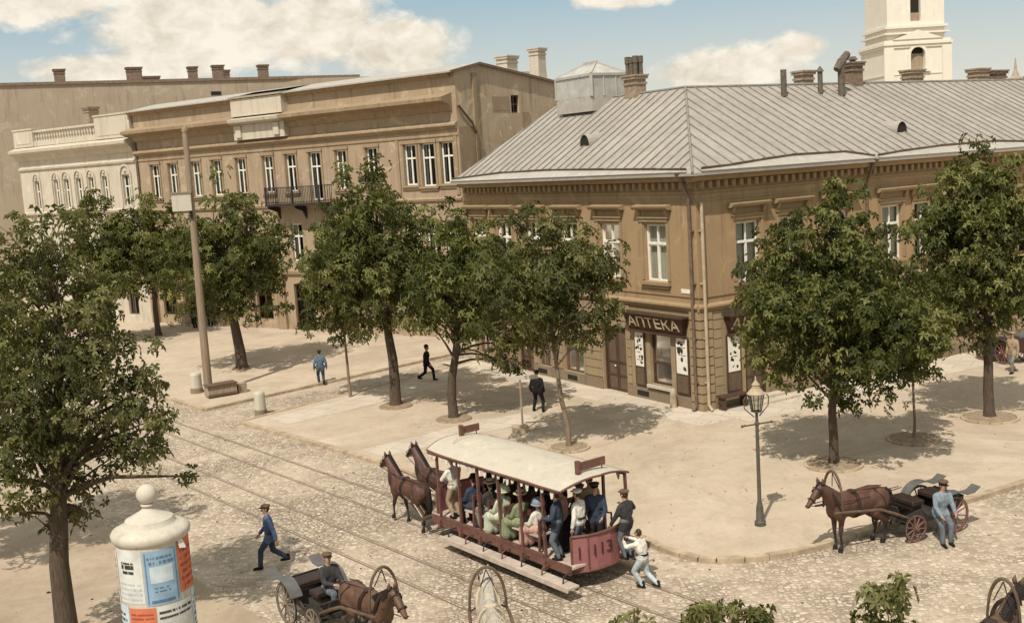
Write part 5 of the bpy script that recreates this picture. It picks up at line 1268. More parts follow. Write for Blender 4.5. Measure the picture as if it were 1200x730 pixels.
per = [i for i in range(W_)] + [j * W_ + nx for j in range(1, ny + 1)] + [ny * W_ + i for i in range(nx - 1, -1, -1)] + [j * W_ for j in range(ny - 1, 0, -1)]
b0 = len(m.v) - 2 * n1
for a, b in zip(per, per[1:] + per[:1]): m.f.append([b0 + a, b0 + b, b0 + n1 + b, b0 + n1 + a]); m.m.append(m.cur)
rf = m.build('roof', tram, smooth=False)
m = MB().use('tram_wood'); pts = [Vector(top[a]) + Vector((0, 0, -.02)) for a in per + [per[0]]]; m.tube(pts, .028, 6, caps=False); m.build('roof_edge', rf)
m = MB().use('tram_wood')
for j in range(7):
    y = -2.5 + j * .83; m.tube([(x * 1.02, y, 2.425 + .2 * (1 - x * x)) for x in (-1, -.6, -.2, .2, .6, 1)], .02, 5)
m.build('roof_hoop', tram)
# scalloped white valance hanging under the eaves
for s in (-1, 1):
    m = MB().use('white_cloth')
    y = -2.6; k = 0
    while y < 2.7:
        L = .11 if k % 3 else .19
        m.add([(s * 1.045, y, 2.42), (s * 1.045, y + .16, 2.42), (s * 1.06, y + .1, 2.42 - L), (s * 1.05, y + .05, 2.42 - L * .9), (s * 1.035, y, 2.42), (s * 1.035, y + .16, 2.42), (s * 1.05, y + .1, 2.42 - L), (s * 1.04, y + .05, 2.42 - L * .9)], [(0, 1, 2, 3), (7, 6, 5, 4), (0, 3, 7, 4), (1, 5, 6, 2), (2, 6, 7, 3)])
        y += .21 if k % 2 else .36; k += 1
    m.build('valance', tram, fixn=False)
for y, x0, x1 in ((-2.62, -.30, .55), (2.62, .02, .62)):
    m = MB().use('tram_wood'); m.box(((x0 + x1) / 2, y, 2.85), (x1 - x0, .05, .2)); m.box((x0, y, 2.84), (.10, .12, .32)); m.tube([(x1 - .1, y, 2.6), (x1 - .1, y, 2.8)], .02, 5); m.tube([(x0, y, 2.6), (x0, y, 2.75)], .03, 5); m.build('roof_board', tram, bevel=.006)
m = MB().use('rope'); m.tube([(-.55, 2.2, 2.63), (-.52, 2.22, 2.72), (-.2, 2.3, 2.78), (.1, 2.25, 2.78), (.1, 2.22, 2.68)], .012, 5); m.build('roof_handle', tram)
# dash panels
def dash(sgn):
    pl = [(-.80, 2.82), (-.44, 3.0), (-.2, 3.06), (.2, 3.06), (.5, 3.0), (.86, 2.82)]
    for (i0, i1) in ((0, 1), (1, 5)):
        m = MB().use('tram_red')
        for (x0, y0), (x1, y1) in zip(pl[i0:i1], pl[i0 + 1:i1 + 1]):
            d = .018
            m.hexa([Vector((x, sgn * (y + e), z)) for z in (.46, 1.30) for x, y, e in ((x0 + .004, y0, 0), (x1 - .004 * (i1 == 1), y1, 0), (x1 - .004 * (i1 == 1), y1, -d * 2), (x0 + .004, y0, -d * 2))])
        o = m.build('dash_panel', tram)
    m = MB().use('tram_wood'); m.tube([(x, sgn * (y + .005), 1.32) for x, y in pl], .032, 6); m.tube([(x, sgn * (y + .005), .46) for x, y in pl], .03, 6); m.tube([(pl[1][0], sgn * (pl[1][1] + .012), .46), (pl[1][0], sgn * (pl[1][1] + .012), 1.32)], .02, 5)
    m.tube([(pl[0][0], sgn * 2.82, .46), (pl[0][0], sgn * 2.82, 1.32)], .028, 6); m.build('dash_rail', tram)
    return o
dash(1); dp = dash(-1)
text_on('numerals', '113', .40, 'num', dp, (-.06, -3.075, .93), (1, 0, 0), (0, 0, 1), sx=1.15, depth=.006); text_on('numerals', '1', .42, 'num', dp, (-.64, -2.925, .90), (.90, -.45, 0), (0, 0, 1), sx=1, depth=.008)
m = MB().use('iron'); m.tube([(.6, -2.7, .66), (.6, -2.7, 1.55)], .025, 6); m.tube([(.6, -2.7, 1.55), (.45, -2.75, 1.6), (.38, -2.75, 1.66)], .022, 6); m.build('brake_handle', tram)
for y in (1.2, .52, -.16, -.84, -1.52):
    m = MB().use('tram_step'); m.box((0, y, FLZ + .43), (1.78, .34, .04)); m.build('bench', tram); m = MB().use('tram_wood')
    m.box((0, y - .19, FLZ + .82), (1.74, .03, .14)); 
    for x in (-.84, .84): m.beam((x, y - .15, FLZ), (x, y - .2, FLZ + .9), .045, .06)
    m.build('bench_back', tram)
for y in (-1.05, 1.05):
    for s in (-1, 1):
        m = MB().use('iron'); rot = Matrix.Rotation(rad(90), 3, 'Y'); m.lathe([(.38, -.05), (.38, .05), (.34, .05), (.34, .02), (.1, .02), (.08, .08)], (s * .52, y, .40), 24, rot); m.build('wheel', tram)
m = MB().use('iron')
for y in (-1.05, 1.05): m.tube([(-.6, y, .4), (.6, y, .4)], .04, 6)
m.beam((-.45, -2.6, .48), (-.45, 2.6, .48), .08, .12); m.beam((.45, -2.6, .48), (.45, 2.6, .48), .08, .12); m.build('underframe', tram)
m = MB().use('shaft'); m.tube([(-.28, 2.8, .5), (-.27, 5.6, .85)], .04, 7); m.beam((-1.15, 3.08, .52), (.62, 3.08, .52), .07, .08); m.build('draught_pole', tram)
for x in (-.72, .18):
    m = MB().use('shaft'); m.beam((x - .35, 3.2, .5), (x + .35, 3.2, .5), .06, .07); m.build('swingletree', tram)
    m = MB().use('rope')
    for s in (-1, 1): m.tube([(x + s * .33, 3.2, .5), (x + s * .29, 3.7, .8), (x + s * .28, 4.5, 1.0)], .016, 5)
    m.build('trace', tram)
g_h = 'pair of horses drawing the tram'
horse('bay tram horse on the side nearer the rails, ears up, walking ahead of the driver', TL(-.78, 4.28), TZ, 'bay', step=.24, headup=.12, scale=.95, group=g_h, bit_to=(.05, -1.5, 1.45))
horse('dark bay tram horse on the far side of the draught pole, its neck stretched higher', TL(.20, 4.36), TZ, 'bay_dark', step=-.2, headup=.16, scale=.97, group=g_h, bit_to=(-.6, -1.6, 1.42))
# ------------------------------------------------------------------ passengers
gp_ = 'passengers riding the horse tram'
def rider(label, x, y, face=0, z=FLZ, **k): return person(label, TL(x, y, z), TZ + rad(face), group=gp_, **k)
rider('tram driver in white jacket and dark cap holding the reins at the front', -.66, 2.12, 4, top='white_cloth', legs='tan', hat='peaked', hatcol='charcoal', hands=((-.10, .36, 1.08), (.12, .38, 1.08)), yaw=20, elb=((-1, -.6, -.4), (1, -.6, -.4)), pel=(0, 0, .9))
rider('man in navy jacket seated just behind the tram driver', -.66, 1.2, **SIT, top='navy', legs='charcoal', hat='bowler', hatcol='black')
rider('woman in dark dress and black hat on the front bench', .02, 1.2, **SIT, top='black', legs='black', hat='wide', hatcol='black', woman=True)
rider('man in black coat on the front bench at the far side', .62, 1.2, **SIT, top='black', legs='charcoal', hat='bowler', hatcol='black')
rider('man in charcoal coat and grey cap on the second tram bench', -.62, .52, **SIT, top='charcoal', legs='grey', hat='boater', hatcol='straw')
rider('woman in brown dress with dark wide hat in the middle of the second bench', .05, .52, **SIT, top='brown', legs='brown', hat='wide', hatcol='black', woman=True)
rider('man in black jacket at the far end of the second bench', .66, .52, **SIT, top='black', legs='charcoal', hat='cap', hatcol='charcoal')
rider('woman in mint green dress and pale bonnet on the open near side', -.74, -.16, **SIT, top='mint', legs='mint', hat='bonnet', hatcol='mint', woman=True)
rider('man in brown jacket and bowler beside the woman with the bonnet', .0, -.16, **SIT, top='brown', legs='charcoal', hat='bowler', hatcol='brown')
rider('woman in black with white hat at the far side of the third bench', .64, -.16, **SIT, top='black', legs='black', hat='boater', hatcol='white_cloth', woman=True)
rider('woman in green dress and straw boater behind the bonneted passenger', -.70, -.84, **SIT, top='green', legs='green', hat='boater', hatcol='straw', woman=True, yaw=-10)
rider('man in dark suit in the middle of the fourth tram bench', .02, -.84, **SIT, top='charcoal', legs='charcoal', hat='cap', hatcol='charcoal')
rider('girl in pale blouse and pink skirt with steel-blue hat on the rearmost bench', -.70, -1.52, **SIT, top='white_cloth', legs='pink', hat='bonnet', hatcol='steel', woman=True, scale=.95)
rider('man in black coat in the middle of the rearmost tram bench', .0, -1.52, **SIT, top='black', legs='charcoal', hat='bowler', hatcol='black')
rider('man in brown coat at the far end of the rearmost tram bench', .64, -1.52, **SIT, top='brown', legs='brown', hat='cap', hatcol='capbrown')
rider('bareheaded woman in pink blouse standing behind the rearmost bench', -.30, -1.98, 30, top='pink', legs='black', hat=None, woman=True, scale=.93)
rider('man in black coat standing in the aisle behind the tram driver', .30, 1.62, -10, top='black', legs='black', hat='bowler', hatcol='black', scale=.95)
rider('man in dark brown coat standing in the aisle between the benches', .36, .18, 10, top='brown', legs='black', hat='cap', hatcol='black', scale=.95)
rider('woman in black standing towards the rear of the tram aisle', .34, -1.14, 15, top='black', legs='black', hat='wide', hatcol='black', woman=True, scale=.96)
rider('man in navy jacket and grey trousers standing at the rear step', -.76, -2.32, 35, top='navy', legs='greyblue', hat='cap', hatcol='capbrown', hands=((-.3, .3, 1.1), (.22, .25, 1.0)), scale=.98)
rider('man in white shirt and white cap seen from behind on the rear platform', -.34, -2.62, 20, top='white_cloth', legs='greyblue', hat='cap', hatcol='white_cloth', belt='black', scale=.97)
rider('conductor in dark coat and peaked cap behind the red number panel', .22, -2.58, 130, top='navy', legs='black', hat='peaked', hatcol='charcoal', hands=((-.2, .3, .95), (.2, .32, 1.0)), scale=.98)
rider('man in white cap squeezed behind the conductor on the rear platform', .45, -2.1, 160, top='tan', legs='brown', hat='cap', hatcol='white_cloth')
rider('man in dark grey jacket clinging outside the rear corner of the tram', .62, -3.2, 8, z=.52, top='charcoal', legs='greyblue', hat='cap', hatcol='capbrown', hands=((-.25, .3, .85), (.28, .3, 1.25)), scale=.98)
person('boy in white shirt with black belt and pale blue trousers running behind the tram', TL(.52, -3.82, 0.0), TZ + rad(14), pel=(0, 0, .86), lean=(-.04, .16), hands=((-.12, .52, 1.25), (.14, .52, 1.28)), feet=((-.1, .02, .03), (.10, -.34, .06)), top='white_cloth', legs='lightblue', hat=None, belt='black', scale=.86, elb=((-1, 0, -.6), (1, 0, -.6)))
# ------------------------------------------------------------------ cabs and carts
def cabframe(O, h): f, r = ang(h), ang(h - 90); return lambda x, y, z=0.0: Vector((O[0], O[1], 0)) + r * x + f * y + Vector((0, 0, z))
hR = 203.5; OR = (8.22, 26.62); cf = cabframe(OR, hR)
cab('open black cab with grey mudguards and reddish spoked wheels standing at the kerb', cf(0, 0), rad(hR - 90), wheelm='wheel_red', style='wing', bowh=2.05)
horse('glossy bay horse standing harnessed to the cab at the curved kerb', cf(0, 0), rad(hR - 90), 'bay', step=.04, headup=-.03, scale=1.02, headturn=8, bit_to=(0, -1.4, 1.25))
person('cab driver in grey-blue shirt and dark cap leaning against his cab', cf(-.93, -1.9), rad(hR - 90 + 70), pel=(0, -.12, .78), lean=(-.06, .16), hands=((-.2, .3, .82), (.18, .34, .80)), feet=((-.1, .28, 0), (.12, .34, 0)), top='steel', legs='greyblue', hat='peaked', hatcol='capbrown', yaw=25, nod=-8, twist=10)
hL = -52.0; D_ = G(447, 664, 2.02); OL = (D_.x - .7 * ang(hL).x, D_.y - .7 * ang(hL).y); cf = cabframe(OL, hL)
cab('dark cart with grey raised mudguards and brown spoked wheels in the foreground', cf(0, 0), rad(hL - 90), wheelm='wheel_grey', style='wing')
horse('brown horse with pale nose strap pulling the foreground cart', cf(0, 0), rad(hL - 90), 'brown_coat', step=.12, headup=-.10, scale=.97, bit_to=(0, -1.2, 1.3))
person('cart driver in dark grey jacket and brown cap sitting on the foreground cart', cf(0, -1.62, .40), rad(hL - 90), **{**SIT, 'hands': ((-.1, .42, .78), (.12, .42, .76)), 'feet': ((-.14, .42, .05), (.14, .46, .05))}, top='charcoal', legs='greyblue', hat='cap', hatcol='capbrown')
hW = 97.0; D_ = G(569, 664, 2.0); cf = cabframe((D_.x - .7 * ang(hW).x, D_.y - .7 * ang(hW).y), hW)
cab('dark cab below the window whose bow arches over a white horse', cf(0, 0), rad(hW - 90), style='hood', bowh=2.0, bww=.38)
horse('white horse seen from behind under a slim dark bow', cf(0, 0), rad(hW - 90), 'grey_coat', mane='mane_grey', step=.1, headup=-.06, scale=1.0, strap='rope')
hB = 44.0; D_ = G(1176, 678, 2.02); cf = cabframe((D_.x - .7 * ang(hB).x, D_.y - .7 * ang(hB).y), hB)
cab('dark cab in the lower corner hitched to a brown horse', cf(0, 0), rad(hB - 90), style='hood', bww=.3)
horse('dark brown horse seen from behind in the lower corner of the street', cf(0, 0), rad(hB - 90), 'brown_coat', step=.1, headup=.02, headturn=-15)
q = G(1136, 415, PZ); cab('brown cart without a horse parked by the far house wall', q, rad(20), body='tram_wood', wheelm='wheel_red', style='hood', bow=False)
q = G(1166, 411, PZ); cab('second parked cart with lowered shafts behind the far tree trunk', q, rad(60), body='cart', wheelm='wheel_red', style='wing', bow=False)
# ------------------------------------------------------------------ people on foot
WALK = dict(feet=((-.09, .34, .0), (.09, -.36, .09)), hands=((-.30, -.14, .80), (.30, .26, .84)), pel=(0, 0, .89), lean=(0, .07))
gw = 'people on foot in the square'
person('man in blue jacket and brown cap striding across the cobbles', G(320, 664, 0), rad(193 - 90), **WALK, top='blue', legs='navy', hat='cap', hatcol='capbrown', group=gw, yaw=10)
person('man in blue coat walking away along the lane kerb', G(377, 451, 0), rad(105 - 90), pel=(0, 0, .91), feet=((-.1, .14, 0), (.1, -.2, .05)), hands=((-.3, .0, .82), (.3, .06, .82)), top='skyblue', legs='navy', hat='cap', hatcol='charcoal', group=gw)
person('man in black coat walking between the tree trunks', G(501, 446, PZ), rad(-15 - 90 + 0), **WALK, top='black', legs='black', hat='bowler', hatcol='black', group=gw)
person('man in black coat standing with legs apart beside the wooden stake', G(631, 482, PZ), rad(70 - 90), feet=((-.2, .06, 0), (.24, -.1, 0)), pel=(0, 0, .88), top='black', legs='black', hat='cap', hatcol='black', group=gw)
person('dark figure far off under the left-hand trees', G(229, 384, PZ), rad(160), top='black', legs='black', hat='bowler', hatcol='black', group=gw)
person('second dark figure far off, nearer the tall wooden pole', G(247, 382, PZ), rad(200), top='charcoal', legs='black', hat='cap', hatcol='black', group=gw)
person('person in pale jacket far off beside the parked carts', G(1187, 437, PZ), rad(120), top='tan', legs='grey', hat='cap', hatcol='tan', group=gw, feet=((-.1, .2, 0), (.1, -.2, .03)))
person('woman in grey dress standing by the house wall behind the trees', G(592, 437, PZ), rad(190), top='tan', legs='grey', woman=True, hat='wide', hatcol='straw', group=gw)
# ------------------------------------------------------------------ street furniture
LP = G(891, 615, PZ); lamp = thing('street_lamp', 'tall iron gas lamp with glass lantern on the kerb corner', 'street lamp', LP)
m = MB().use('lamp_iron'); m.lathe([(.15, 0), (.15, .1), (.11, .14), (.095, .5), (.075, .56), (.07, .62), (.055, .66), (.045, 2.7), (.065, 2.72), (.065, 2.78), (.04, 2.8), (.035, 3.02), (.10, 3.08)], (0, 0, 0), 14); m.tube([(-.42, -.16, 2.74), (.42, .16, 2.74)], .022, 6); 
for s in (-1, 1): m.ell((s * .42, s * .16, 2.74), (.04, .04, .04))
m.build('post', lamp, smooth=True)
m = MB().use('lamp_iron'); n = 6; b_ = [Vector((.13 * math.cos(2 * math.pi * i / n), .13 * math.sin(2 * math.pi * i / n), 3.08)) for i in range(n)]; t_ = [Vector((.21 * math.cos(2 * math.pi * i / n), .21 * math.sin(2 * math.pi * i / n), 3.54)) for i in range(n)]
for i in range(n): m.tube([b_[i], t_[i]], .014, 5); m.tube([t_[i], t_[(i + 1) % n]], .016, 5); m.tube([b_[i], b_[(i + 1) % n]], .014, 5)
m.build('lantern_frame', lamp)
m = MB().use('glass')
for i in range(n): m.quad(b_[i], b_[(i + 1) % n], t_[(i + 1) % n], t_[i])
m.build('lantern_glass', lamp, fixn=False)
m = MB().use('kerb'); m.lathe([(.235, 3.54), (.24, 3.56), (.11, 3.70), (.09, 3.78), (.11, 3.79), (.05, 3.87), (.025, 3.9), (.015, 4.02)], (0, 0, 0), 12); m.build('lantern_cap', lamp)
m = MB().use('lamp_iron')
for s in (-1, 1): m.tube([(s * .08, s * .03, 2.95), (s * .34, s * .13, 3.2), (s * .36, s * .14, 3.42), (s * .3, s * .11, 3.5)], .016, 5)
m.build('bracket', lamp)
PP = G(245, 462, PZ); pole = thing('wooden_pole', 'tall slightly leaning wooden pole carrying a pale box near its top', 'pole', PP)
m = MB().use('pole_wood'); m.tube([(0, 0, -.05), (.02, 0, 4), (.06, 0, 8), (.10, 0, 12.25)], [.205, .185, .155, .13], 12); m.lathe([(.15, 12.2), (.16, 12.3), (.10, 12.45), (.03, 12.5)], (.10, 0, 0), 10); m.build('shaft', pole, smooth=True)
m = MB().use('whitewash'); m.box((-.28, -.26, 9.05), (.85, .5, .8), rad(10)); m.use('pole_wood'); m.box((-.28, -.26, 9.48), (.95, .6, .06), rad(10)); m.build('box', pole)
m = MB().use('iron'); m.tube([(.06, -.18, 8.3), (.06, -.2, 8.6)], .06, 6); m.build('insulator', pole)
QB = G(263, 463, PZ); bx = thing('wooden_trough', 'low brown wooden chest lying at the foot of the pole', 'chest', QB, rad(33))
m = MB().use('wood_grey'); m.box((-.15, 0, .3), (1.35, .6, .5)); m.build('chest', bx, bevel=.01); m = MB().use('wood_door'); m.box((-.15, 0, .575), (1.45, .68, .05)); m.box((-.15, -.31, .12), (1.40, .03, .1)); m.box((-.15, -.31, .46), (1.40, .03, .08)); m.build('lid', bx); m = MB().use('wood_grey'); m.box((.85, .05, .22), (.42, .42, .44)); m.build('step', bx)
def bollard(label, g, r, h):
    t = thing('stone_bollard', label, 'bollard', g, 0, 'whitewashed stone bollards'); m = MB().use('whitewash'); m.lathe([(r * 1.02, .24), (r, .26), (r * .95, h - .08), (r * .8, h), (.02, h + .02)], (0, 0, 0), 16); m.build('shaft', t, smooth=False)
    m = MB().use('plinth'); m.lathe([(r * 1.12, -.1), (r * 1.1, .22), (r * 1.0, .26)], (0, 0, 0), 16); m.build('base', t)
bollard('whitewashed round bollard standing alone at the lane corner', G(306, 486, .02), .24, 1.0); bollard('whitewashed bollard right beside the wooden pole', G(231, 460, PZ), .27, .95)
# advertising column
MC = Vector((-7.10, 20.35, 0)); col = thing('advertising_column', 'round advertising column with domed white cap and torn blue and orange posters', 'advertising column', MC)
R0 = .665
m = MB().use('whitewash'); m.lathe([(R0 + .12, 0), (R0 + .12, .35), (R0, .42), (R0, 3.5)], (0, 0, 0), 40); m.build('shaft', col, smooth=False)
m = MB().use('whitewash'); m.lathe([(R0 + .02, 3.42), (R0 + .05, 3.46), (R0 + .065, 3.55), (R0 + .03, 3.61), (R0 - .08, 3.66), (.50, 3.67), (.47, 3.70), (.44, 3.79), (.40, 3.81), (.24, 3.89), (.12, 3.96), (.09, 4.0), (.09, 4.03), (.13, 4.04), (.12, 4.07), (.08, 4.08)], (0, 0, 0), 40); m.ell((0, 0, 4.25), (.19, .19, .19), None, 20, 14); cp = m.build('cap', col, smooth=True)
def cyl(m, a0, a1, z0, z1, r, n=None):
    n = n or max(1, int(abs(a1 - a0) / 6))
    for i in range(n):
        a, b = rad(a0 + (a1 - a0) * i / n), rad(a0 + (a1 - a0) * (i + 1) / n)
        m.quad(*[(r * math.cos(t), r * math.sin(t), z) for t, z in ((a, z0), (b, z0), (b, z1), (a, z1))])
ca = math.degrees(math.atan2(-MC.y, -MC.x))     # towards the viewer's window
rnd = random.Random(11)
def lines(m, a0, a1, z0, z1, rows, r, h=.5, fill=.75):
    dz = (z1 - z0) / rows
    for i in range(rows):
        a = a0; tall = rnd.uniform(.35, h)
        while a < a1 - 1:
            w = rnd.uniform(1.0, 2.6)
            if rnd.random() < fill: cyl(m, a, min(a + w * .75, a1), z0 + i * dz, z0 + i * dz + dz * tall, r, 1)
            a += w
PST = [(-72, -19, 2.35, 3.38, 'paper_white'), (-17, 37, 2.30, 3.34, 'paper_blue'), (39, 88, 2.42, 3.44, 'paper_red'), (-50, -5, 1.3, 2.26, 'paper_red'), (-3, 62, 1.25, 2.27, 'paper_white'), (-92, -52, 1.3, 2.3, 'paper_pale'), (64, 100, 1.4, 2.38, 'paper_pale'), (-120, -74, 2.3, 3.3, 'paper_cream'), (90, 130, 2.42, 3.3, 'paper_cream'), (-60, 60, .5, 1.22, 'paper_cream'), (132, 238, 1.2, 3.3, 'paper_white')]
for k, (a0, a1, z0, z1, mt) in enumerate(PST):
    m = MB().use(mt); cyl(m, ca + a0, ca + a1, z0, z1, R0 + .006 + .001 * (k % 3)); po = m.build('poster', col, fixn=False)
    r1 = R0 + .012; m = MB()
    if k == 1:
        m.use('ink_blue'); lines(m, ca + a0 + 6, ca + a1 - 6, 3.08, 3.28, 2, r1, .8); lines(m, ca + a0 + 8, ca + a1 - 8, 2.34, 2.5, 1, r1, .9, 1.0); lines(m, ca + a0 + 14, ca + a1 - 14, 2.55, 2.68, 2, r1, .35)
        for aa in (a0 + 2.5, a1 - 4): cyl(m, ca + aa, ca + aa + 1.5, 2.34, 3.3, r1, 1)
        m.use('paper_pale'); cyl(m, ca + a0 + 9, ca + a1 - 9, 2.72, 3.04, r1)
    elif k == 0:
        m.use('ink'); lines(m, ca + a0 + 14, ca + a1 - 14, 2.92, 3.2, 3, r1, .95, .9); m.use('paper_pale'); lines(m, ca + a0 + 4, ca + a1 - 4, 2.42, 2.8, 4, r1, .4)
    elif k == 2:
        m.use('ink_red'); lines(m, ca + a0 + 4, ca + a1 - 4, 2.5, 3.3, 6, r1, .6, .7)
    elif k == 4:
        m.use('ink'); lines(m, ca + a0 + 3, ca + a1 - 3, 2.02, 2.22, 2, r1, .6, .9); lines(m, ca + a0 + 8, ca + a1 - 6, 1.62, 1.86, 1, r1, .9, 1.0); lines(m, ca + a0 + 5, ca + a1 - 5, 1.3, 1.55, 4, r1, .5)
    elif k == 3:
        m.use('ink_red'); lines(m, ca + a0 + 3, ca + a1 - 3, 2.05, 2.2, 2, r1, .5, .9); m.use('paper_cream')
        for j in range(4): cyl(m, ca + a0 + 5 + j * 9, ca + a0 + 9 + j * 9, 1.4, 1.9 - .06 * (j % 2), r1, 1)
    else:
        m.use('ink'); lines(m, ca + a0 + 5, ca + a1 - 5, z0 + .1, z1 - .1, 7, r1, .5, .7)
    m.build('lettering', po, fixn=False)
m = MB().use('paper_white')      # a torn strip curling off the column
for a, z, L in ((42, 3.42, .17), (30, 3.40, .12)):
    n_ = ang(ca + a); s_ = ang(ca + a + 90); p0 = n_ * (R0 + .014) + Vector((0, 0, z)); m.add([p0, p0 + s_ * .12, p0 + s_ * .13 + n_ * .07 + Vector((0, 0, -L)), p0 - s_ * .02 + n_ * .05 + Vector((0, 0, -L * .8))], [(0, 1, 2, 3)]); break
m.build('torn_paper', col, fixn=False)
# stake with a board, stone block and bench
SG = G(613, 505, PZ); stk = thing('signpost', 'thin wooden post with a small pale board, standing on a stone block', 'post', SG)
m = MB().use('wood_grey'); m.tube([(0, 0, 0), (0, 0, 2.0)], .04, 7); m.build('post', stk); m = MB().use('whitewash'); m.box((.12, 0, 2.02), (1.1, .12, .14), rad(5)); m.build('board', stk); m = MB().use('kerb'); m.box((-.1, -.1, .12), (.55, .4, .26), rad(20)); m.build('block', stk, bevel=.02)
BN = C + dR * 1.15 - dL * .45; bn = thing('wall_bench', 'dark wooden bench against the pharmacy wall beside its sign panel', 'bench', BN, rad(31.9))
m = MB().use('wood_dark'); m.box((0, .05, .62), (1.3, .42, .06)); m.build('seat', bn)
for x in (-.55, .55): m = MB().use('wood_dark'); m.box((x, .05, .3), (.07, .36, .58)); m.build('leg', bn)
SPt = C + dL * 1.35 - dR * .35; st = MB().use('kerb'); st.lathe([(.14, 0), (.13, .55), (.1, .72), (.03, .78)], (0, 0, 0), 10); o = st.build('stone_post', loc=SPt + Vector((0, 0, PZ)), smooth=True); tag(o, 'small stone guard post under the pharmacy window panel', 'post')
# ------------------------------------------------------------------ trees of the square
def T(label, bx, lob, tr, fk, seed, **k):
    b = G(*bx, PZ); return b, tree(label, b, [l for f in lob for l in (f(b) if callable(f) else [f])], tr, fk, seed, **k)
def E_(*a, **k): return lambda b: egg(b, *a, **k)
b, _ = T('tree far left, the one farthest from the wooden pole', (128, 402), [E_(60, 182, 224, 356, 21)], .2, 3.0, 21, nclump=120, nspray=15, leaf=.26, clump_r=.8)
b, _ = T('tree with slim bare trunk just left of the wooden pole', (186, 393), [E_(118, 232, 222, 356, 22)], .2, 3.2, 22, nclump=120, nspray=15, leaf=.26, clump_r=.8)
b, _ = T('broad dark tree leaning behind the wooden pole, shading the lane', (284, 432), [E_(172, 356, 204, 392, 23, n=9)], .30, 2.8, 23, nclump=250, nspray=15, leaf=.21, clump_r=.66, lean=(-.5, 0), tint=.34); pit(b, .8, False)
b, _ = T('sapling on a thin stick of a trunk beside the lane', (411, 465), [E_(346, 452, 258, 414, 24)], .07, 2.2, 24, nclump=130, nspray=15, leaf=.19, clump_r=.5, bark='bark_light', tint=.38)
b, _ = T('tall thick-trunked tree in the middle of the square', (464, 476), [E_(350, 536, 180, 398, 25, n=8, top=-.1)], .24, 2.9, 25, nclump=290, nspray=15, leaf=.19, clump_r=.58); pit(b, 1.1, False)
b, _ = T('rounded tree between the thick trunk and the pharmacy', (532, 491), [E_(476, 626, 236, 402, 26, n=8), lambda b: [crown_box(b, 552, 622, 372, 432, .8, 1.0)]], .20, 2.2, 26, nclump=240, nspray=14, leaf=.185, clump_r=.52, tint=.40); pit(b, 1.1, False)
b, _ = T('young spreading tree with slanting forked trunk before the pharmacy windows', (667, 525), [E_(548, 731, 226, 420, 27, n=10, top=.05)], .10, 2.7, 27, nclump=190, nspray=14, leaf=.18, clump_r=.52, bark='bark_light', lean=(-.4, 0), mat='leaf_pale', tint=.36); pit(b, 1.0)
b, _ = T('dense dark tree in the round stone ring behind the street lamp', (977, 545), [E_(858, 1108, 214, 482, 28, n=10)], .15, 1.9, 28, nclump=400, nspray=16, leaf=.175, clump_r=.5, tint=.34); pit(b, 1.25)
b, _ = T('thin sapling in a soil ring behind the standing cab', (1071, 515), [E_(1046, 1104, 300, 452, 29)], .05, 2.0, 29, nclump=60, nspray=12, leaf=.17, clump_r=.42, bark='bark_light', tint=.40); pit(b, 1.2)
b, _ = T('tall tree with straight dark trunk at the far right', (1160, 490), [E_(1064, 1228, 154, 412, 30, n=9, top=.05)], .19, 2.9, 30, nclump=310, nspray=15, leaf=.18, clump_r=.56); pit(b, 1.35)
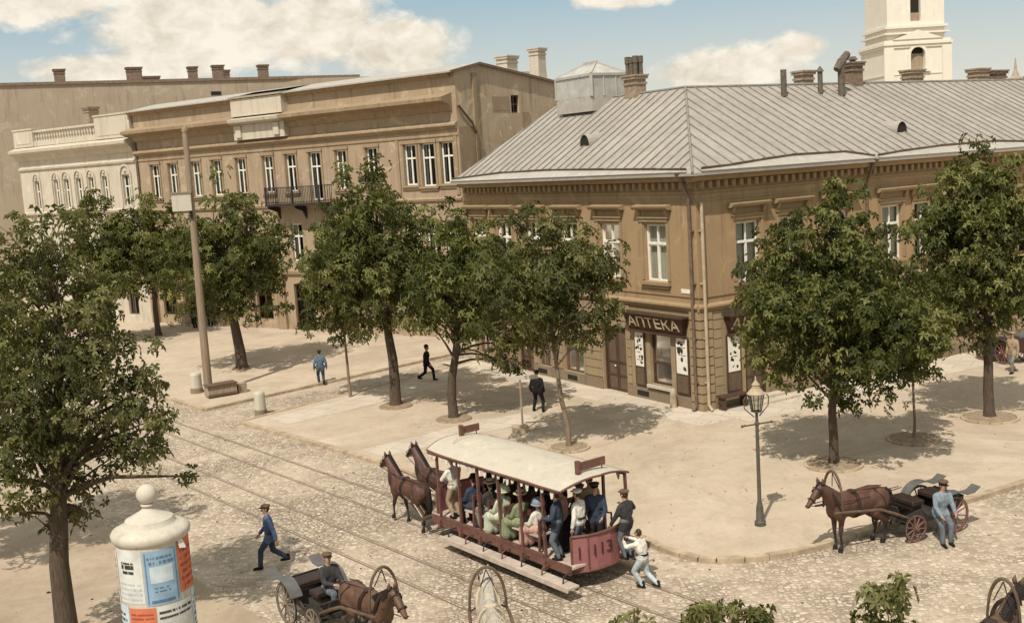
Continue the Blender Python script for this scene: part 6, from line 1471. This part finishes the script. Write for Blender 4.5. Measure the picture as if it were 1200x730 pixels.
# beside the near pavement
q = AT(74, 700, 23.4); b1 = Vector((q.x, q.y, 0)); tree('leafy foreground tree with twisting trunk beside the advertising column', b1, egg(b1, -30, 186, 228, 600, 31, n=9) + [crown_box(b1, -40, 96, 222, 400, .9)] + egg(b1, 90, 226, 410, 592, 32, n=3)[1:] + egg(b1, -40, 130, 430, 640, 35, n=4), .25, 2.6, 31, nclump=290, nspray=11, leaf=.135, clump_r=.42, tint=.40, mat='leaf_pale')
b0_ = Vector((-15.6, 28.2, 0)); tree('foreground tree half out of view at the left border', b0_, [((-15.2, 28.2, 6.4), (2.9, 2.7, 2.5)), ((-14.8, 28.0, 8.4), (1.6, 1.6, 1.4))], .22, 3.2, 33, nclump=220, nspray=15, leaf=.18, clump_r=.5)
for lab, px, top, Y, rx, seed, nc in (('young treetop with broad leaves below the window, the tallest of three', 1040, 688, 14.0, .42, 41, 22), ('low leafy treetop poking up at the bottom border', 856, 709, 14.2, .82, 42, 36), ('nearly bare treetop with crooked twigs at the bottom border', 740, 704, 13.6, .5, 43, 10)):
    p = AT(px, top, Y); bb = Vector((p.x, Y, 0)); cz = p.z - .62
    tree(lab, bb, [((p.x, Y, cz), (rx, rx, .62))], .055, p.z - 1.3, seed, nclump=nc, nspray=11 if seed != 43 else 3, leaf=.125, clump_r=.2, mat='leaf_pale', bark='bark' if seed == 43 else 'bark_light', group='young trees below the window', tint=.74, trunk_top=cz + (.1 if seed != 43 else .5))

# droppings, straw and chips of stone strewn over the street
rnd = random.Random(77); mb = MB()
for i in range(1500):
    x, y = (rnd.uniform(-16, 16), rnd.uniform(18, 50)) if rnd.random() < .6 else ((RN * rnd.uniform(13, 19.5) + RD * rnd.uniform(2, 40))[:2])
    mb.use(('soil', 'mane', 'wood_grey', 'kerb')[rnd.choice((0, 0, 0, 1, 2, 3))]); r_ = rnd.uniform(.012, .045) * (1.6 if rnd.random() < .06 else 1)
    mb.ell((x, y, .006), (r_, r_ * rnd.uniform(.5, 1), r_ * .5), Matrix.Rotation(rnd.uniform(0, 3), 3, 'Z'), 5, 4)
tag(mb.build('street_litter', fixn=False), kind='stuff')
mb = MB()
for i in range(420):
    x, y = rnd.uniform(-6, 18), rnd.uniform(28, 50)
    mb.use(('soil', 'kerb', 'wood_grey')[rnd.choice((0, 0, 1, 2))]); r_ = rnd.uniform(.012, .04); mb.ell((x, y, PZ + .012), (r_, r_ * rnd.uniform(.5, 1), r_ * .5), Matrix.Rotation(rnd.uniform(0, 3), 3, 'Z'), 5, 4)
tag(mb.build('pavement_litter', fixn=False), kind='stuff')
bpy.context.view_layer.update()
